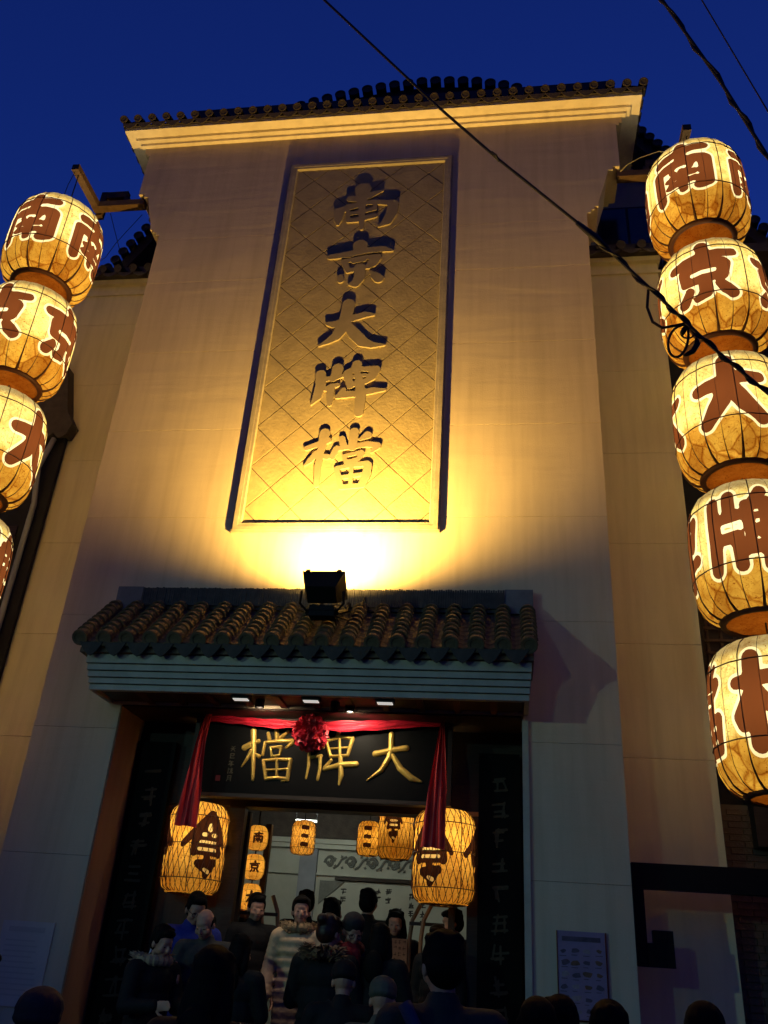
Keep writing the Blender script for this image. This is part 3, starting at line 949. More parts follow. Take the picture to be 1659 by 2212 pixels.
# low straight ridge of the cornice roof and the arched fire-gable behind it
part('cornice_ridge', MB().box(-4.9, 1.58, 0.50, 0.74, 12.60, 13.55), M_RIDGE, bld)
ARCH = [(-3.95, 13.3), (-3.70, 13.58), (-3.2, 13.85), (-2.6, 14.02), (-1.9, 14.15), (-1.2, 14.20), (-0.5, 14.12), (0.10, 13.93), (0.55, 13.65), (0.85, 13.3)]
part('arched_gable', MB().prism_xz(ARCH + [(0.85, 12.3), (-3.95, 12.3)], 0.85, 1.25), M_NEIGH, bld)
ax = np.array(ARCH)
sarc = np.concatenate([[0], np.cumsum(np.hypot(*np.diff(ax, axis=0).T))])
capA = half_pipe(0.085, 0.016, 0.52, 'arch_tile', M_TILED, 8, closed=0.088)
NA = int(sarc[-1] / 0.215)
for i in range(NA + 1):
    s_ = sarc[-1] * i / NA
    x, z = np.interp(s_, sarc, ax[:, 0]), np.interp(s_, sarc, ax[:, 1])
    o = link('arch_tile', capA, bld, Vector((x, 0.76, z + 0.045)) - BL)
    o.rotation_euler = (R(2), random.uniform(-.05, .05), 0)

# ------------------------------------------------------------------ wings behind the front slab
YW = 0.80
WJ = [0, 1.3, 2.5, 3.67, 4.85, 6.02, 7.2, 8.4, 9.45, 10.25]
for a, b in ((-6.40, XL + 0.25), (XR - 0.25, 2.0)):
    for z0, z1 in zip(WJ[:-1], WJ[1:]):
        c = 0.002
        pr = [(YW, z0 + .0015 + c), (YW, z1 - .0015 - c), (YW + c, z1 - .0015), (YW + 0.5, z1 - .0015), (YW + 0.5, z0 + .0015), (YW + c, z0 + .0015)]
        part('wing_panel', MB().prism_yz(pr, a, b), M_WING, bld)
    part('wing_core', MB().box(a + 0.01, b - 0.01, YW + 0.03, 5.5, 0, 10.2), M_BACKING, bld)
    part('wing_cornice', MB().box(a - 0.03, b + 0.03, YW - 0.07, YW + 0.4, 10.16, 10.235), M_WING, bld)
    part('wing_cornice', MB().box(a - 0.03, b + 0.03, YW - 0.03, YW + 0.4, 9.98, 10.02), M_WING, bld)
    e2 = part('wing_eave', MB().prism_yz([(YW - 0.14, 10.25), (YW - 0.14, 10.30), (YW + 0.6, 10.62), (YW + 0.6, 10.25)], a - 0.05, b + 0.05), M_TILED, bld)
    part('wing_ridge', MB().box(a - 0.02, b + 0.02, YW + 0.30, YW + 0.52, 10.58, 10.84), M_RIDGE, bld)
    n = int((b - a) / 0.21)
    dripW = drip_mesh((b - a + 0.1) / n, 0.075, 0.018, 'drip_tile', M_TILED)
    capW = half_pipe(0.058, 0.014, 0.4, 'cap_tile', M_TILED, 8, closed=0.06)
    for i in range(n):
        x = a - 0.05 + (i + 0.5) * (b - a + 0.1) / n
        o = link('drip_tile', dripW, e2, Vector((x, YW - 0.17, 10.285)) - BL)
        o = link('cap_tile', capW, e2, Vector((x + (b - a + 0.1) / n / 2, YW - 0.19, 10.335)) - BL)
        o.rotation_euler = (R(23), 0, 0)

# roofs behind the wings: the rear hall's gable with its tiled rakes
def rake(p0, p1, y, nm_par, thick=0.16, r=0.075, step=0.18, depth=3.0, under=None):
    """tiled sloping edge from p0 to p1 (x,z), tiles seen end on"""
    d = Vector((p1[0] - p0[0], p1[1] - p0[1]))
    L = d.length
    n = max(2, int(L / step))
    nrm = Vector((-d.y, d.x)).normalized()
    if nrm.y < 0:
        nrm = -nrm
    a, b = Vector(p0), Vector(p1)
    q = [a, b, b - nrm * thick, a - nrm * thick]
    rk = part('roof_slab', MB().prism_xz([(v.x, v.y) for v in q], y, y + depth), M_TILED, nm_par)
    tile = half_pipe(r, 0.02, 0.5, 'rake_tile', M_TILED, 7, closed=r * 1.02)
    for i in range(n + 1):
        p = a + d * i / n + nrm * 0.02
        o = link('rake_tile', tile, rk, Vector((p.x, y - 0.10, p.y)) - BL)
        o.rotation_euler = (0, random.uniform(-.2, .2), 0)
    return rk


rake((-6.25, 10.62), (-5.05, 12.75), 1.30, bld)
rake((1.75, 13.75), (4.10, 10.35), 1.30, bld)
part('rear_gable', MB().prism_xz([(-6.15, 10.5), (-5.05, 12.55), (1.72, 13.55), (3.95, 10.35), (3.95, 9.9), (-6.15, 9.9)], 1.75, 4.5), M_NEIGHB, bld)
gw = part('gable_window', MB().box(1.40, 2.28, 1.70, 1.76, 10.95, 12.2), M_SOFFIT, bld)
part('pane', MB().box(1.45, 1.82, 1.685, 1.70, 11.0, 12.15), M_GLASSD, gw)
part('pane', MB().box(1.86, 2.23, 1.685, 1.70, 11.0, 12.15), M_GLASSD, gw)

# ------------------------------------------------------------------ carved sign on the facade
SX0, SX1, SZ0, SZ1 = -2.955, -0.69, 5.745, 11.49
sgn = thing('relief_sign', 'tall stone sign panel with diamond tiles and five raised characters on the facade', 'sign', (CX, 0, SZ0))
FW = 0.115
fb = [(0.0, -0.036), (0.020, -0.036), (0.020, -0.050), (0.070, -0.050), (0.072, -0.046), (0.105, -0.044), (FW, -0.022)]  # (inset, y) of the moulding steps


def frame_side(side):
    """moulded border, mitred at the corners"""
    prof = [(0.0, 0.01)] + fb + [(FW, 0.01)]
    A, B = [], []
    for t, y in prof:
        if side == 'b':
            A.append((SX0 + t, y, SZ0 + t)); B.append((SX1 - t, y, SZ0 + t))
        elif side == 't':
            A.append((SX0 + t, y, SZ1 - t)); B.append((SX1 - t, y, SZ1 - t))
        elif side == 'l':
            A.append((SX0 + t, y, SZ0 + t)); B.append((SX0 + t, y, SZ1 - t))
        else:
            A.append((SX1 - t, y, SZ0 + t)); B.append((SX1 - t, y, SZ1 - t))
    n = len(prof)
    return MB().add(A + B, [(i, (i + 1) % n, n + (i + 1) % n, n + i) for i in range(n)] + [tuple(range(n)), tuple(range(2 * n - 1, n - 1, -1))])


for s_ in 'btlr':
    part('frame_moulding', frame_side(s_), M_STONEG, sgn)
part('backing', MB().box(SX0 + 0.05, SX1 - 0.05, -0.006, 0.012, SZ0 + 0.05, SZ1 - 0.05), M_BACKING, sgn)


def clip_poly(poly, x0, x1, z0, z1):
    for ax_, lim, sg in ((0, x0, 1), (0, x1, -1), (1, z0, 1), (1, z1, -1)):
        new = []
        for p, q in zip(poly, poly[1:] + poly[:1]):
            a, b = (p[ax_] - lim) * sg, (q[ax_] - lim) * sg
            if a >= 0:
                new.append(p)
            if (a >= 0) != (b >= 0):
                t = a / (a - b)
                new.append((p[0] + t * (q[0] - p[0]), p[1] + t * (q[1] - p[1])))
        poly = new
        if len(poly) < 3:
            return None
    return poly


fx0, fx1, fz0, fz1 = SX0 + FW, SX1 - FW, SZ0 + FW, SZ1 - FW
hx, hz = 0.2625, 0.27
gp = 0.009
for i in range(-2, 12):
    for j in range(-2, 24):
        cx_, cz_ = -2.855 + i * hx, 5.77 + j * hz
        if (i + j) % 2:
            continue
        pl = clip_poly([(cx_ - hx + gp, cz_), (cx_, cz_ - hz + gp), (cx_ + hx - gp, cz_), (cx_, cz_ + hz - gp)], fx0 + 0.002, fx1 - 0.002, fz0 + 0.002, fz1 - 0.002)
        if not pl:
            continue
        area = 0.5 * abs(sum(p[0] * q[1] - q[0] * p[1] for p, q in zip(pl, pl[1:] + pl[:1])))
        if area < 0.003:
            continue
        y = -0.012 + random.uniform(-0.0015, 0.0015)
        part('diamond_tile', MB().prism_xz(pl, y, -0.0055), M_STONE, sgn)
for k in ('nan', 'jing', 'da', 'pai', 'dang'):
    relief([[(x * 1.0042, 1.7 + (z - 1.7) * 1.0042, r) for x, z, r in st] for st in RELIEF[k]], -0.012, 0.022, M_GLYPHSTONE, 'character', sgn, n=84)

# ------------------------------------------------------------------ entrance canopy
can = thing('entrance_canopy', 'small tiled canopy roof with grey green fascia over the restaurant doorway', 'canopy', (CX, 0, 3.84))
CBL = root_loc(can)
EZ, EY, RZ, RY = 4.27, -0.64, 4.86, -0.02     # eave and ridge-foot lines of the tile plane
x0c, x1c = -4.10, 0.27
part('roof_deck', MB().prism_yz([(EY + 0.05, EZ - 0.05), (RY, RZ - 0.04), (0.0, RZ - 0.06), (0.0, EZ - 0.09), (EY + 0.05, EZ - 0.09)], x0c + 0.05, x1c - 0.03), M_BACKING, can)
for k, (y0, z0, z1) in enumerate(((-0.555, 4.085, 4.175), (-0.535, 4.022, 4.083), (-0.515, 3.962, 4.020), (-0.495, 3.904, 3.960), (-0.475, 3.845, 3.902))):
    part('fascia_board', MB().box(-3.98 + 0.012 * k, 0.22 - 0.006 * k, y0, y0 + 0.06, z0 + 0.003, z1 - 0.003), M_FASCIA, can)
    part('end_board', MB().box(-3.98 + 0.012 * k, -3.94 + 0.012 * k, y0 + 0.062, -0.004, z0 + 0.003, z1 - 0.003), M_FASCIA, can)
    part('end_board', MB().box(0.18 - 0.006 * k, 0.22 - 0.006 * k, y0 + 0.062, -0.004, z0 + 0.003, z1 - 0.003), M_FASCIA, can)
part('soffit', MB().box(-3.87, 0.14, -0.412, -0.004, 3.87, 3.90), M_SOFFIT, can)
for i in range(11):
    x = -3.5 + i * 0.335
    part('rafter', MB().box(x, x + 0.06, -0.41, -0.006, 3.845, 3.868), M_RAFTER, can)
# tiles
sl = Vector((0, RY - EY, RZ - EZ))
SLEN = sl.length
sdir = sl.normalized()
slope = math.atan2(sl.z, sl.y)
NC, NR = 19, 9
pc = (x1c - x0c) / (NC - 1 + 0.55)
ex = SLEN / NR
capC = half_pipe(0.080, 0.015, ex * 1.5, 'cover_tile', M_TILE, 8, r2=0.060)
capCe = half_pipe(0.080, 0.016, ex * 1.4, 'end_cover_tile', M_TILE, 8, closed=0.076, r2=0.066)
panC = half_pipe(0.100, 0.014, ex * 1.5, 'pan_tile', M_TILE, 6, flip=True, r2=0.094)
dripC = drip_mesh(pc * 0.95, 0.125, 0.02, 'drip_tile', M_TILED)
up = Vector((0, -sdir.z, sdir.y))
for i in range(NC):
    x = x0c + 0.06 + i * pc
    for j in range(NR):
        p = Vector((x, EY, EZ)) + sdir * (j * ex) + up * (0.035)
        o = link('cover_tile' if j else 'end_cover_tile', capC if j else capCe, can, p - CBL + Vector((random.uniform(-.006, .006), 0, 0)))
        o.rotation_euler = (slope - R(8) + random.uniform(-.02, .02), 0, random.uniform(-.035, .035))
    if i < NC - 1:
        for j in range(0, NR):
            p = Vector((x + pc / 2, EY + 0.02, EZ)) + sdir * (j * ex) + up * 0.088
            o = link('pan_tile', panC, can, p - CBL)
            o.rotation_euler = (slope - R(4) + random.uniform(-.015, .015), 0, random.uniform(-.02, .02))
        o = link('drip_tile', dripC, can, Vector((x + pc / 2, EY - 0.012, EZ - 0.005)) - CBL)
        o.rotation_euler = (R(8) + random.uniform(-.05, .05), random.uniform(-.04, .04), 0)
# ridge of thin upright tiles with mortared ends
rd = part('ridge', MB().box(-3.78, -0.02, -0.075, -0.004, 4.83, 5.045), M_RIDGE, can)
part('ridge_end', MB().box(-4.06, -3.782, -0.085, -0.004, 4.82, 5.075), M_RIDGEEND, can)
part('ridge_end', MB().box(-0.018, 0.26, -0.085, -0.004, 4.82, 5.075), M_RIDGEEND, can)
up_t = MB()
x = -3.775
while x < -0.03:
    h = random.uniform(0.0, 0.012)
    up_t.box(x, x + 0.019, -0.10 + random.uniform(-.004, .004), -0.074, 4.865, 5.052 + h)
    up_t.box(x, x + 0.019, -0.0735, -0.006, 5.047, 5.052 + h)
    x += 0.0235
part('upright_tiles', up_t, M_RIDGE, can, kind='stuff')

# ------------------------------------------------------------------ floodlight on the canopy
LX, LY, LZ = -1.71, -0.70, 4.78
fl = thing('floodlight', 'black floodlight on the canopy roof shining up the facade', 'floodlight', (LX, LY, 4.5))
tl = Matrix.Rotation(R(-38), 3, 'X')


def xf(mb, mtx, loc):
    mb.v = [tuple(mtx @ Vector(p) + Vector(loc)) for p in mb.v]
    return mb


# housing: tapered box, mouth pointing up and back to the wall (local +z is the beam)
hv = [(-0.14, -0.09, -0.07), (0.14, -0.09, -0.07), (0.14, 0.09, -0.07), (-0.14, 0.09, -0.07), (-0.205, -0.15, 0.12), (0.205, -0.15, 0.12), (0.205, 0.15, 0.12), (-0.205, 0.15, 0.12),
      (-0.19, -0.135, 0.115), (0.19, -0.135, 0.115), (0.19, 0.135, 0.115), (-0.19, 0.135, 0.115)]
hf = [(0, 3, 2, 1), (0, 1, 5, 4), (1, 2, 6, 5), (2, 3, 7, 6), (3, 0, 4, 7), (4, 5, 9, 8), (5, 6, 10, 9), (6, 7, 11, 10), (7, 4, 8, 11)]
hs = part('housing', xf(MB().add(hv, hf), tl, (LX, LY, LZ)), M_BLACKM, fl)
part('lens', xf(MB().box(-0.188, 0.188, -0.133, 0.133, 0.085, 0.095), tl, (LX, LY, LZ)), M_FLOODG, fl)
for sx in (-1, 1):
    part('clip', xf(MB().box(sx * 0.15 - 0.02, sx * 0.15 + 0.02, -0.165, -0.148, 0.09, 0.128), tl, (LX, LY, LZ)), M_BLACKM, fl)
part('yoke', MB().tube([(LX - 0.20, LY, LZ), (LX - 0.21, LY, LZ - 0.12), (LX - 0.15, LY + 0.03, LZ - 0.18), (LX + 0.15, LY + 0.03, LZ - 0.18), (LX + 0.21, LY, LZ - 0.12), (LX + 0.20, LY, LZ)], 0.013, 5), M_BLACKM, fl)
part('gear_box', MB().box(LX - 0.12, LX + 0.12, LY + 0.02, LY + 0.16, LZ - 0.235, LZ - 0.13), M_BLACKM, fl)
for sx in (-1, 1):
    part('support_arm', MB().tube([(LX + sx * 0.14, LY + 0.05, LZ - 0.20), (LX + sx * 0.14, -0.16, 4.80), (LX + sx * 0.14, -0.095, 4.90)], 0.022, 6), M_BLACKM, fl)
part('cable', MB().tube([(LX + 0.10, LY + 0.12, LZ - 0.2), (LX + 0.2, LY + 0.3, LZ - 0.17), (LX + 0.28, LY + 0.5, LZ + 0.02), (LX + 0.3, -0.11, LZ + 0.18)], 0.009, 5), M_BLACKM, fl)
beam = tl @ Vector((0, 0, 1))
add_light('flood_beam', 'SPOT', Vector((LX, LY, LZ)) + beam * 0.16, FLOOD_W, FLOOD_COL, fl, radius=0.025, aim=Vector((0, 0.04, 1.0)), angle=164, blend=1.0)

# ------------------------------------------------------------------ doorway woodwork
for x0, x1 in ((DL + 0.004, DL + 0.06), (DR - 0.06, DR - 0.004)):
    pass
part('door_jamb', MB().box(DL + 0.002, DL + 0.012, 0.01, 0.60, 0.6, 3.83), plaster_mat('jamb_shade_plaster', (0.42, 0.28, 0.16), 0.003), bld)  # browner than the wall: warm shade on this return put into the colour
part('jamb_trim', MB().box(DR - 0.012, DR + 0.045, -0.03, -0.004, 0.6, 3.80), M_FASCIA, bld)
part('recess_ceiling', MB().box(DL + 0.013, DR - 0.014, 0.004, 0.618, 3.823, 3.838), M_SOFFIT, bld)
part('lintel', MB().box(DL + 0.012, DR - 0.002, 0.62, 0.85, 3.02, 4.6), M_SOFFIT, bld)
for x0, x1 in ((-3.79, -2.735), (-0.195, DR - 0.001)):
    part('timber_panel', MB().box(x0, x1, 0.66, 0.74, 0.6, 3.02), M_WOOD, bld)
for x in (-2.73, -0.37):
    part('door_post', MB().box(x, x + 0.165, 0.60, 0.70, 0.6, 3.02), M_SOFFIT, bld)
part('lintel_rail', MB().box(-0.50, 0.12, 0.585, 0.60, 3.02, 3.06), M_HANDLE, bld)

# couplet boards on both sides
for nm, xa, xb, lab in (('couplet_board', -3.77, -3.36, 'black couplet board with faded gold characters left of the doorway'), ('couplet_board', -0.27, 0.12, 'black couplet board with faint gold characters right of the doorway')):
    cb = thing(nm, lab, 'couplet board', ((xa + xb) / 2, 0.58, 0.6), 'couplet boards beside the doorway')
    part('board', MB().prism_xz([(xa, 0.7), (xb, 0.7), (xb, 3.6), (xa, 3.6)], 0.52, 0.60), M_BLACK, cb)
    xm = (xa + xb) / 2
    for q in range(11):
        zc = 3.30 - q * 0.24
        st = []
        if xa < -2 and q == 0:
            st = [[(xm - 0.07, zc, 0.012), (xm + 0.08, zc + 0.01, 0.016)]]
        elif xa < -2 and q == 4:
            st = [[(xm - 0.05, zc + 0.06, 0.011), (xm + 0.05, zc + 0.065, 0.011)], [(xm - 0.04, zc, 0.011), (xm + 0.04, zc, 0.011)], [(xm - 0.07, zc - 0.06, 0.011), (xm + 0.07, zc - 0.06, 0.013)]]
        else:
            for _ in range(3):
                zz = zc + random.uniform(-.075, .075)
                st.append([(xm - random.uniform(.03, .08), zz, 0.009), (xm + random.uniform(.03, .08), zz + .012, 0.011)])
            for _ in range(2):
                xx = xm + random.uniform(-.05, .05)
                st.append([(xx, zc + random.uniform(.03, .09), 0.010), (xx + random.uniform(-.03, .03), zc - random.uniform(.03, .09), 0.009)])
        relief(st, 0.52, 0.006, M_GOLDD, 'character', cb, n=30)

# name board with gilt characters
nb = thing('name_board', 'black lacquered name board with large gilt characters above the doorway', 'sign board', (-1.81, 0.4, 3.08))
part('board', MB().box(-3.06, -0.56, 0.31, 0.40, 3.08, 3.80), M_BLACK, nb)
for a, b, c, d in ((-3.10, -0.52, 3.05, 3.085), (-3.10, -0.52, 3.795, 3.82)):
    part('moulding', MB().box(a, b, 0.285, 0.41, c, d), M_SOFFIT, nb)
for a, b in ((-3.10, -3.058), (-0.562, -0.52)):
    part('moulding', MB().box(a, b, 0.287, 0.408, 3.087, 3.793), M_SOFFIT, nb)
for k in ('gdang', 'gpai', 'gda'):
    relief(GOLD[k], 0.31, 0.006, M_GOLD, 'character', nb, n=90, dome=0.022, rmax=0.028)
INS = {0: [[(20, 15, 5), (45, 30, 5)], [(80, 15, 5), (55, 30, 5)], [(10, 50, 5), (90, 48, 5)], [(50, 40, 5), (20, 95, 5)], [(50, 55, 5), (85, 95, 5)], [(30, 70, 5), (70, 68, 5)]],
       1: [[(20, 15, 6), (80, 15, 6)], [(80, 15, 6), (78, 50, 6)], [(22, 50, 6), (78, 50, 6)], [(22, 18, 6), (22, 85, 6)], [(22, 88, 6), (88, 85, 6)]],
       2: [[(30, 8, 5), (15, 30, 5)], [(25, 25, 5), (85, 22, 5)], [(28, 48, 5), (78, 46, 5)], [(8, 72, 6), (94, 70, 6)], [(52, 22, 6), (52, 98, 6)], [(28, 48, 5), (28, 70, 5)]],
       3: [[(18, 10, 5), (18, 95, 5)], [(18, 12, 5), (40, 30, 5)], [(50, 22, 5), (95, 20, 5)], [(72, 8, 5), (72, 95, 5)], [(52, 42, 5), (92, 42, 5)], [(60, 60, 5), (45, 90, 5)], [(80, 60, 5), (95, 88, 5)]],
       4: [[(25, 10, 6), (22, 70, 6), (10, 95, 5)], [(25, 10, 6), (78, 8, 6)], [(78, 8, 6), (78, 92, 6)], [(28, 36, 5), (74, 35, 5)], [(28, 62, 5), (74, 61, 5)]]}
for q in range(5):
    zt = 3.545 - q * 0.072
    relief([[(-2.715 + x * 0.0006, zt - y * 0.0006, r * 0.0006) for x, y, r in st] for st in INS[q]], 0.31, 0.004, M_GOLDD, 'small_character', nb, n=26)
part('seal', MB().box(-2.82, -2.775, 0.304, 0.3095, 3.20, 3.25), mat('seal_red', (0.06, 0.006, 0.01), 0.6), nb)

# ------------------------------------------------------------------ red silk bunting
bun = thing('silk_bunting', 'red silk bunting with a ruffled rosette and two hanging drapes on the name board', 'bunting', (-1.88, 0.2, 3.66))
BB = root_loc(bun)


def ribbon(pts, widths, name, mat_, fold=0.012, nf=5, n=28):
    """cloth strip hung between points, gathered across its width"""
    P = np.array(pts, float)
    s = np.concatenate([[0], np.cumsum(np.linalg.norm(np.diff(P, axis=0), axis=1))])
    ts = np.linspace(0, s[-1], n)
    C = np.stack([np.interp(ts, s, P[:, k]) for k in range(3)], -1)
    W = np.interp(ts, s, widths)
    m = 19
    v, f = [], []
    for i in range(n):
        t = C[min(i + 1, n - 1)] - C[max(i - 1, 0)]
        t /= np.linalg.norm(t)
        w = np.cross(t, (0, -1, 0))
        w /= np.linalg.norm(w)
        for j in range(m):
            q = j / (m - 1) - 0.5
            dy = fold * math.sin(q * nf * 2 * math.pi + 0.15 * i) + fold * 0.6 * math.sin(q * nf * 3.1 + i * 0.31)
            p = C[i] + w * q * W[i]
            v.append((p[0], p[1] + dy, p[2] + 0.004 * math.sin(9 * q + i)))
    for i in range(n - 1):
        for j in range(m - 1):
            f.append((i * m + j, i * m + j + 1, (i + 1) * m + j + 1, (i + 1) * m + j))
    return part(name, MB().add(v, f), mat_, bun, smooth=True)


ribbon([(-2.99, 0.27, 3.80), (-2.6, 0.24, 3.775), (-2.25, 0.20, 3.745), (-1.95, 0.16, 3.73)], [0.07, 0.075, 0.09, 0.06], 'ribbon', M_SILK, 0.01, 2)
ribbon([(-1.84, 0.16, 3.73), (-1.62, 0.18, 3.735), (-1.25, 0.22, 3.77), (-0.9, 0.25, 3.805), (-0.60, 0.27, 3.82)], [0.06, 0.11, 0.095, 0.08, 0.07], 'ribbon', M_SILK, 0.01, 2)
ribbon([(-2.955, 0.22, 3.83), (-2.955, 0.13, 3.55), (-2.96, 0.10, 3.1), (-2.975, 0.09, 2.74)], [0.05, 0.10, 0.17, 0.225], 'drape', M_SILKD, 0.02, 3)
ribbon([(-0.612, 0.22, 3.83), (-0.615, 0.13, 3.55), (-0.63, 0.10, 3.2), (-0.66, 0.09, 2.66)], [0.03, 0.09, 0.16, 0.215], 'drape', M_SILKD, 0.02, 3)
# rosette of gathered petals
part('rosette_core', MB().lathe([(0.001, -0.13)] + [(0.135 * math.sin(a), -0.135 * math.cos(a)) for a in np.linspace(0.3, math.pi - 0.3, 8)] + [(0.001, 0.13)], 16, (-1.885, 0.16, 3.655)), M_SILKD, bun, True)
pets = []
for q in range(4):
    v, f = [], []
    for i in range(7):
        for j in range(9):
            a = (j / 8 - 0.5) * 2.4
            r = 0.016 + 0.040 * i / 6
            v.append((r * math.sin(a) * (1 + 0.15 * math.sin(5 * a + q)), r * math.cos(a) - 0.03 + 0.006 * math.sin(7 * a + 2 * q + i * .6), i / 6 * 0.050 + 0.014 * math.sin(4 * a + q * 1.7)))
    for i in range(6):
        for j in range(8):
            f.append((i * 9 + j, i * 9 + j + 1, (i + 1) * 9 + j + 1, (i + 1) * 9 + j))
    pets.append(MB().add(v, f).mesh('petal', M_SILK, True))
for i in range(110):
    # golden-angle spread over the front hemisphere and rim
    zz = 1 - 1.35 * (i + 0.5) / 110
    a = i * 2.39996
    rr = math.sqrt(max(0, 1 - zz * zz))
    d = Vector((rr * math.cos(a), -zz, rr * math.sin(a)))
    o = link('petal', pets[i % 4], bun, Vector((-1.885, 0.16, 3.655)) + d * 0.118 - BB)
    q = d.to_track_quat('Z', 'Y') @ Matrix.Rotation(random.uniform(0, 6.28), 3, 'Z').to_quaternion() @ Matrix.Rotation(random.uniform(-.5, .5), 3, 'X').to_quaternion()
    o.rotation_euler = q.to_euler()

# ------------------------------------------------------------------ lamps under the canopy
for x, lab in ((-2.46, 'square downlight in the canopy soffit nearest the left end'), (-1.79, 'square downlight in the canopy soffit above the red rosette'), (-1.10, 'square downlight in the canopy soffit nearest the right end')):
    d = thing('downlight', lab, 'downlight', (x, -0.38, 3.86), 'square downlights under the canopy')
    part('housing', MB().box(x - 0.085, x + 0.085, -0.415, -0.325, 3.822, 3.868), M_BLACKM, d)
    part('lens', MB().box(x - 0.07, x + 0.07, -0.405, -0.335, 3.814, 3.821), M_DOWN, d)
SPOTS = ((-2.33, -0.18, 'black track spotlight left of the red rosette under the canopy', 0), (-1.60, -0.18, 'black track spotlight right of the red rosette under the canopy', 0), (-1.47, -0.10, 'lit spotlight with white lens beside the red rosette', 1))
for x, y, lab, lit in SPOTS:
    d = thing('spotlight', lab, 'spotlight', (x, y, 3.82), 'spotlights under the canopy')
    part('body', MB().lathe([(0.001, 0.10), (0.035, 0.10), (0.045, 0.02), (0.045, -0.05), (0.038, -0.05), (0.038, -0.035)], 18, (x, y, 3.85)), M_BLACKM, d, True)
    part('bracket', MB().tube([(x, y, 3.94), (x, y, 3.99)], 0.010, 6), M_BLACKM, d)
    part('lens', MB().lathe([(0.0005, -0.036), (0.038, -0.036)], 18, (x, y, 3.85)), M_LEDW if lit else M_GLASSD, d)
SPOT_T = d
add_light('sign_spot', 'SPOT', (-2.33, -0.18, 3.785), 20, (1.0, 0.80, 0.54), SPOT_T, 0.03, (0.05, 0.45, -0.30), angle=150, blend=0.9)
add_light('sign_spot', 'SPOT', (-1.47, -0.10, 3.79), 26, (1.0, 0.84, 0.58), SPOT_T, 0.03, (0.05, 0.42, -0.32), angle=150, blend=0.8)
add_light('front_spot', 'SPOT', (-1.79, -0.37, 3.80), 34, (1.0, 0.82, 0.58), SPOT_T, 0.05, (0.02, 0.25, -0.95), angle=66, blend=1.0)
# ------------------------------------------------------------------ big street lanterns on brackets
PROF = [(0.335, -0.615), (0.40, -0.60), (0.475, -0.54), (0.53, -0.44), (0.558, -0.30), (0.567, -0.10), (0.567, 0.16), (0.556, 0.34), (0.53, 0.47), (0.475, 0.57), (0.39, 0.635), (0.26, 0.665)]
_s, _P = lathe_path(PROF)
VC = float(np.interp(0.055, _P[:, 1], _s))
KITS = {}
for k in ('nan', 'jing', 'da', 'pai', 'dang'):
    KITS[k] = LanternKit('big_' + k, PROF, k, 4, 0.745, 0.80, VC, 0.030, M_PAPER, M_FILM, M_OUTL, 0.026, ribs=20, hoops=(0.40, -0.24), rib_r=0.0055, pucker=0.028)
NAMES = {'nan': '南', 'jing': '京', 'da': '大', 'pai': '牌', 'dang': '檔'}
GR = 'strings of big paper lanterns outside the restaurant'
RZ5 = (9.80, 8.22, 6.70, 5.22, 3.72)
LZ5 = (9.55, 8.06, 6.55, 5.05, 3.55)
ORD = ('first', 'second', 'third', 'fourth', 'fifth')
turnR = (-28, -21, -16, -20, -17)
for i, k in enumerate(('nan', 'jing', 'da', 'pai', 'dang')):
    top = 11.0 - RZ5[0] if i == 0 else RZ5[i - 1] - RZ5[i] - 0.62
    KITS[k].hang((2.225 + 0.012 * i, -0.5, RZ5[i]), R(turnR[i]), f'{ORD[i]} lantern from the top of the right string, brown character {NAMES[k]} facing front', 'lantern', GR, BULB_W, cords=top)
    top = 11.0 - LZ5[0] if i == 0 else LZ5[i - 1] - LZ5[i] - 0.62
    KITS[k].hang((-5.77, -0.5, LZ5[i]), R(-3), f'{ORD[i]} lantern from the top of the left string, painted with brown {NAMES[k]}', 'lantern', GR, BULB_W, cords=top)
for sx, xw, xo, lab in ((-1, -5.06, -5.78, 'timber bracket at the left of the gable holding the left lantern string'), (1, 1.46, 2.22, 'timber bracket at the right of the gable holding the right lantern string')):
    b = thing('lantern_bracket', lab, 'bracket', (xw, 0.05, 11.0), 'lantern brackets')
    a, c = min(xw, xo + sx * 0.06), max(xw, xo + sx * 0.06)
    part('arm', MB().box(a, c, 0.05, 0.17, 10.99, 11.09), M_BEAM, b)
    part('front_arm', MB().box(xo - 0.05, xo + 0.05, -0.60, 0.045, 10.98, 11.08), M_BEAM, b)
    part('post', MB().box(xo - 0.045, xo + 0.045, 0.175, 0.265, 10.95, 11.42), M_BEAM, b)
    a, c = sorted((xo - sx * 0.045, xo - sx * 0.36))
    part('cap_beam', MB().box(a, c, 0.18, 0.26, 11.30, 11.42), M_BEAM, b)
    part('tongue', MB().box(xo - sx * 0.36 - 0.04, xo - sx * 0.36 + 0.04, 0.18, 0.26, 11.20, 11.30), M_BEAM, b)

# ------------------------------------------------------------------ overhead cables
def sag(pts, n=10, amp=0.0):
    out = []
    P = [Vector(p) for p in pts]
    for a, b in zip(P[:-1], P[1:]):
        for i in range(n):
            t = i / n
            out.append(a.lerp(b, t) + Vector((0, 0, amp * math.sin(40 * (len(out))))))
    return out + [P[-1]]


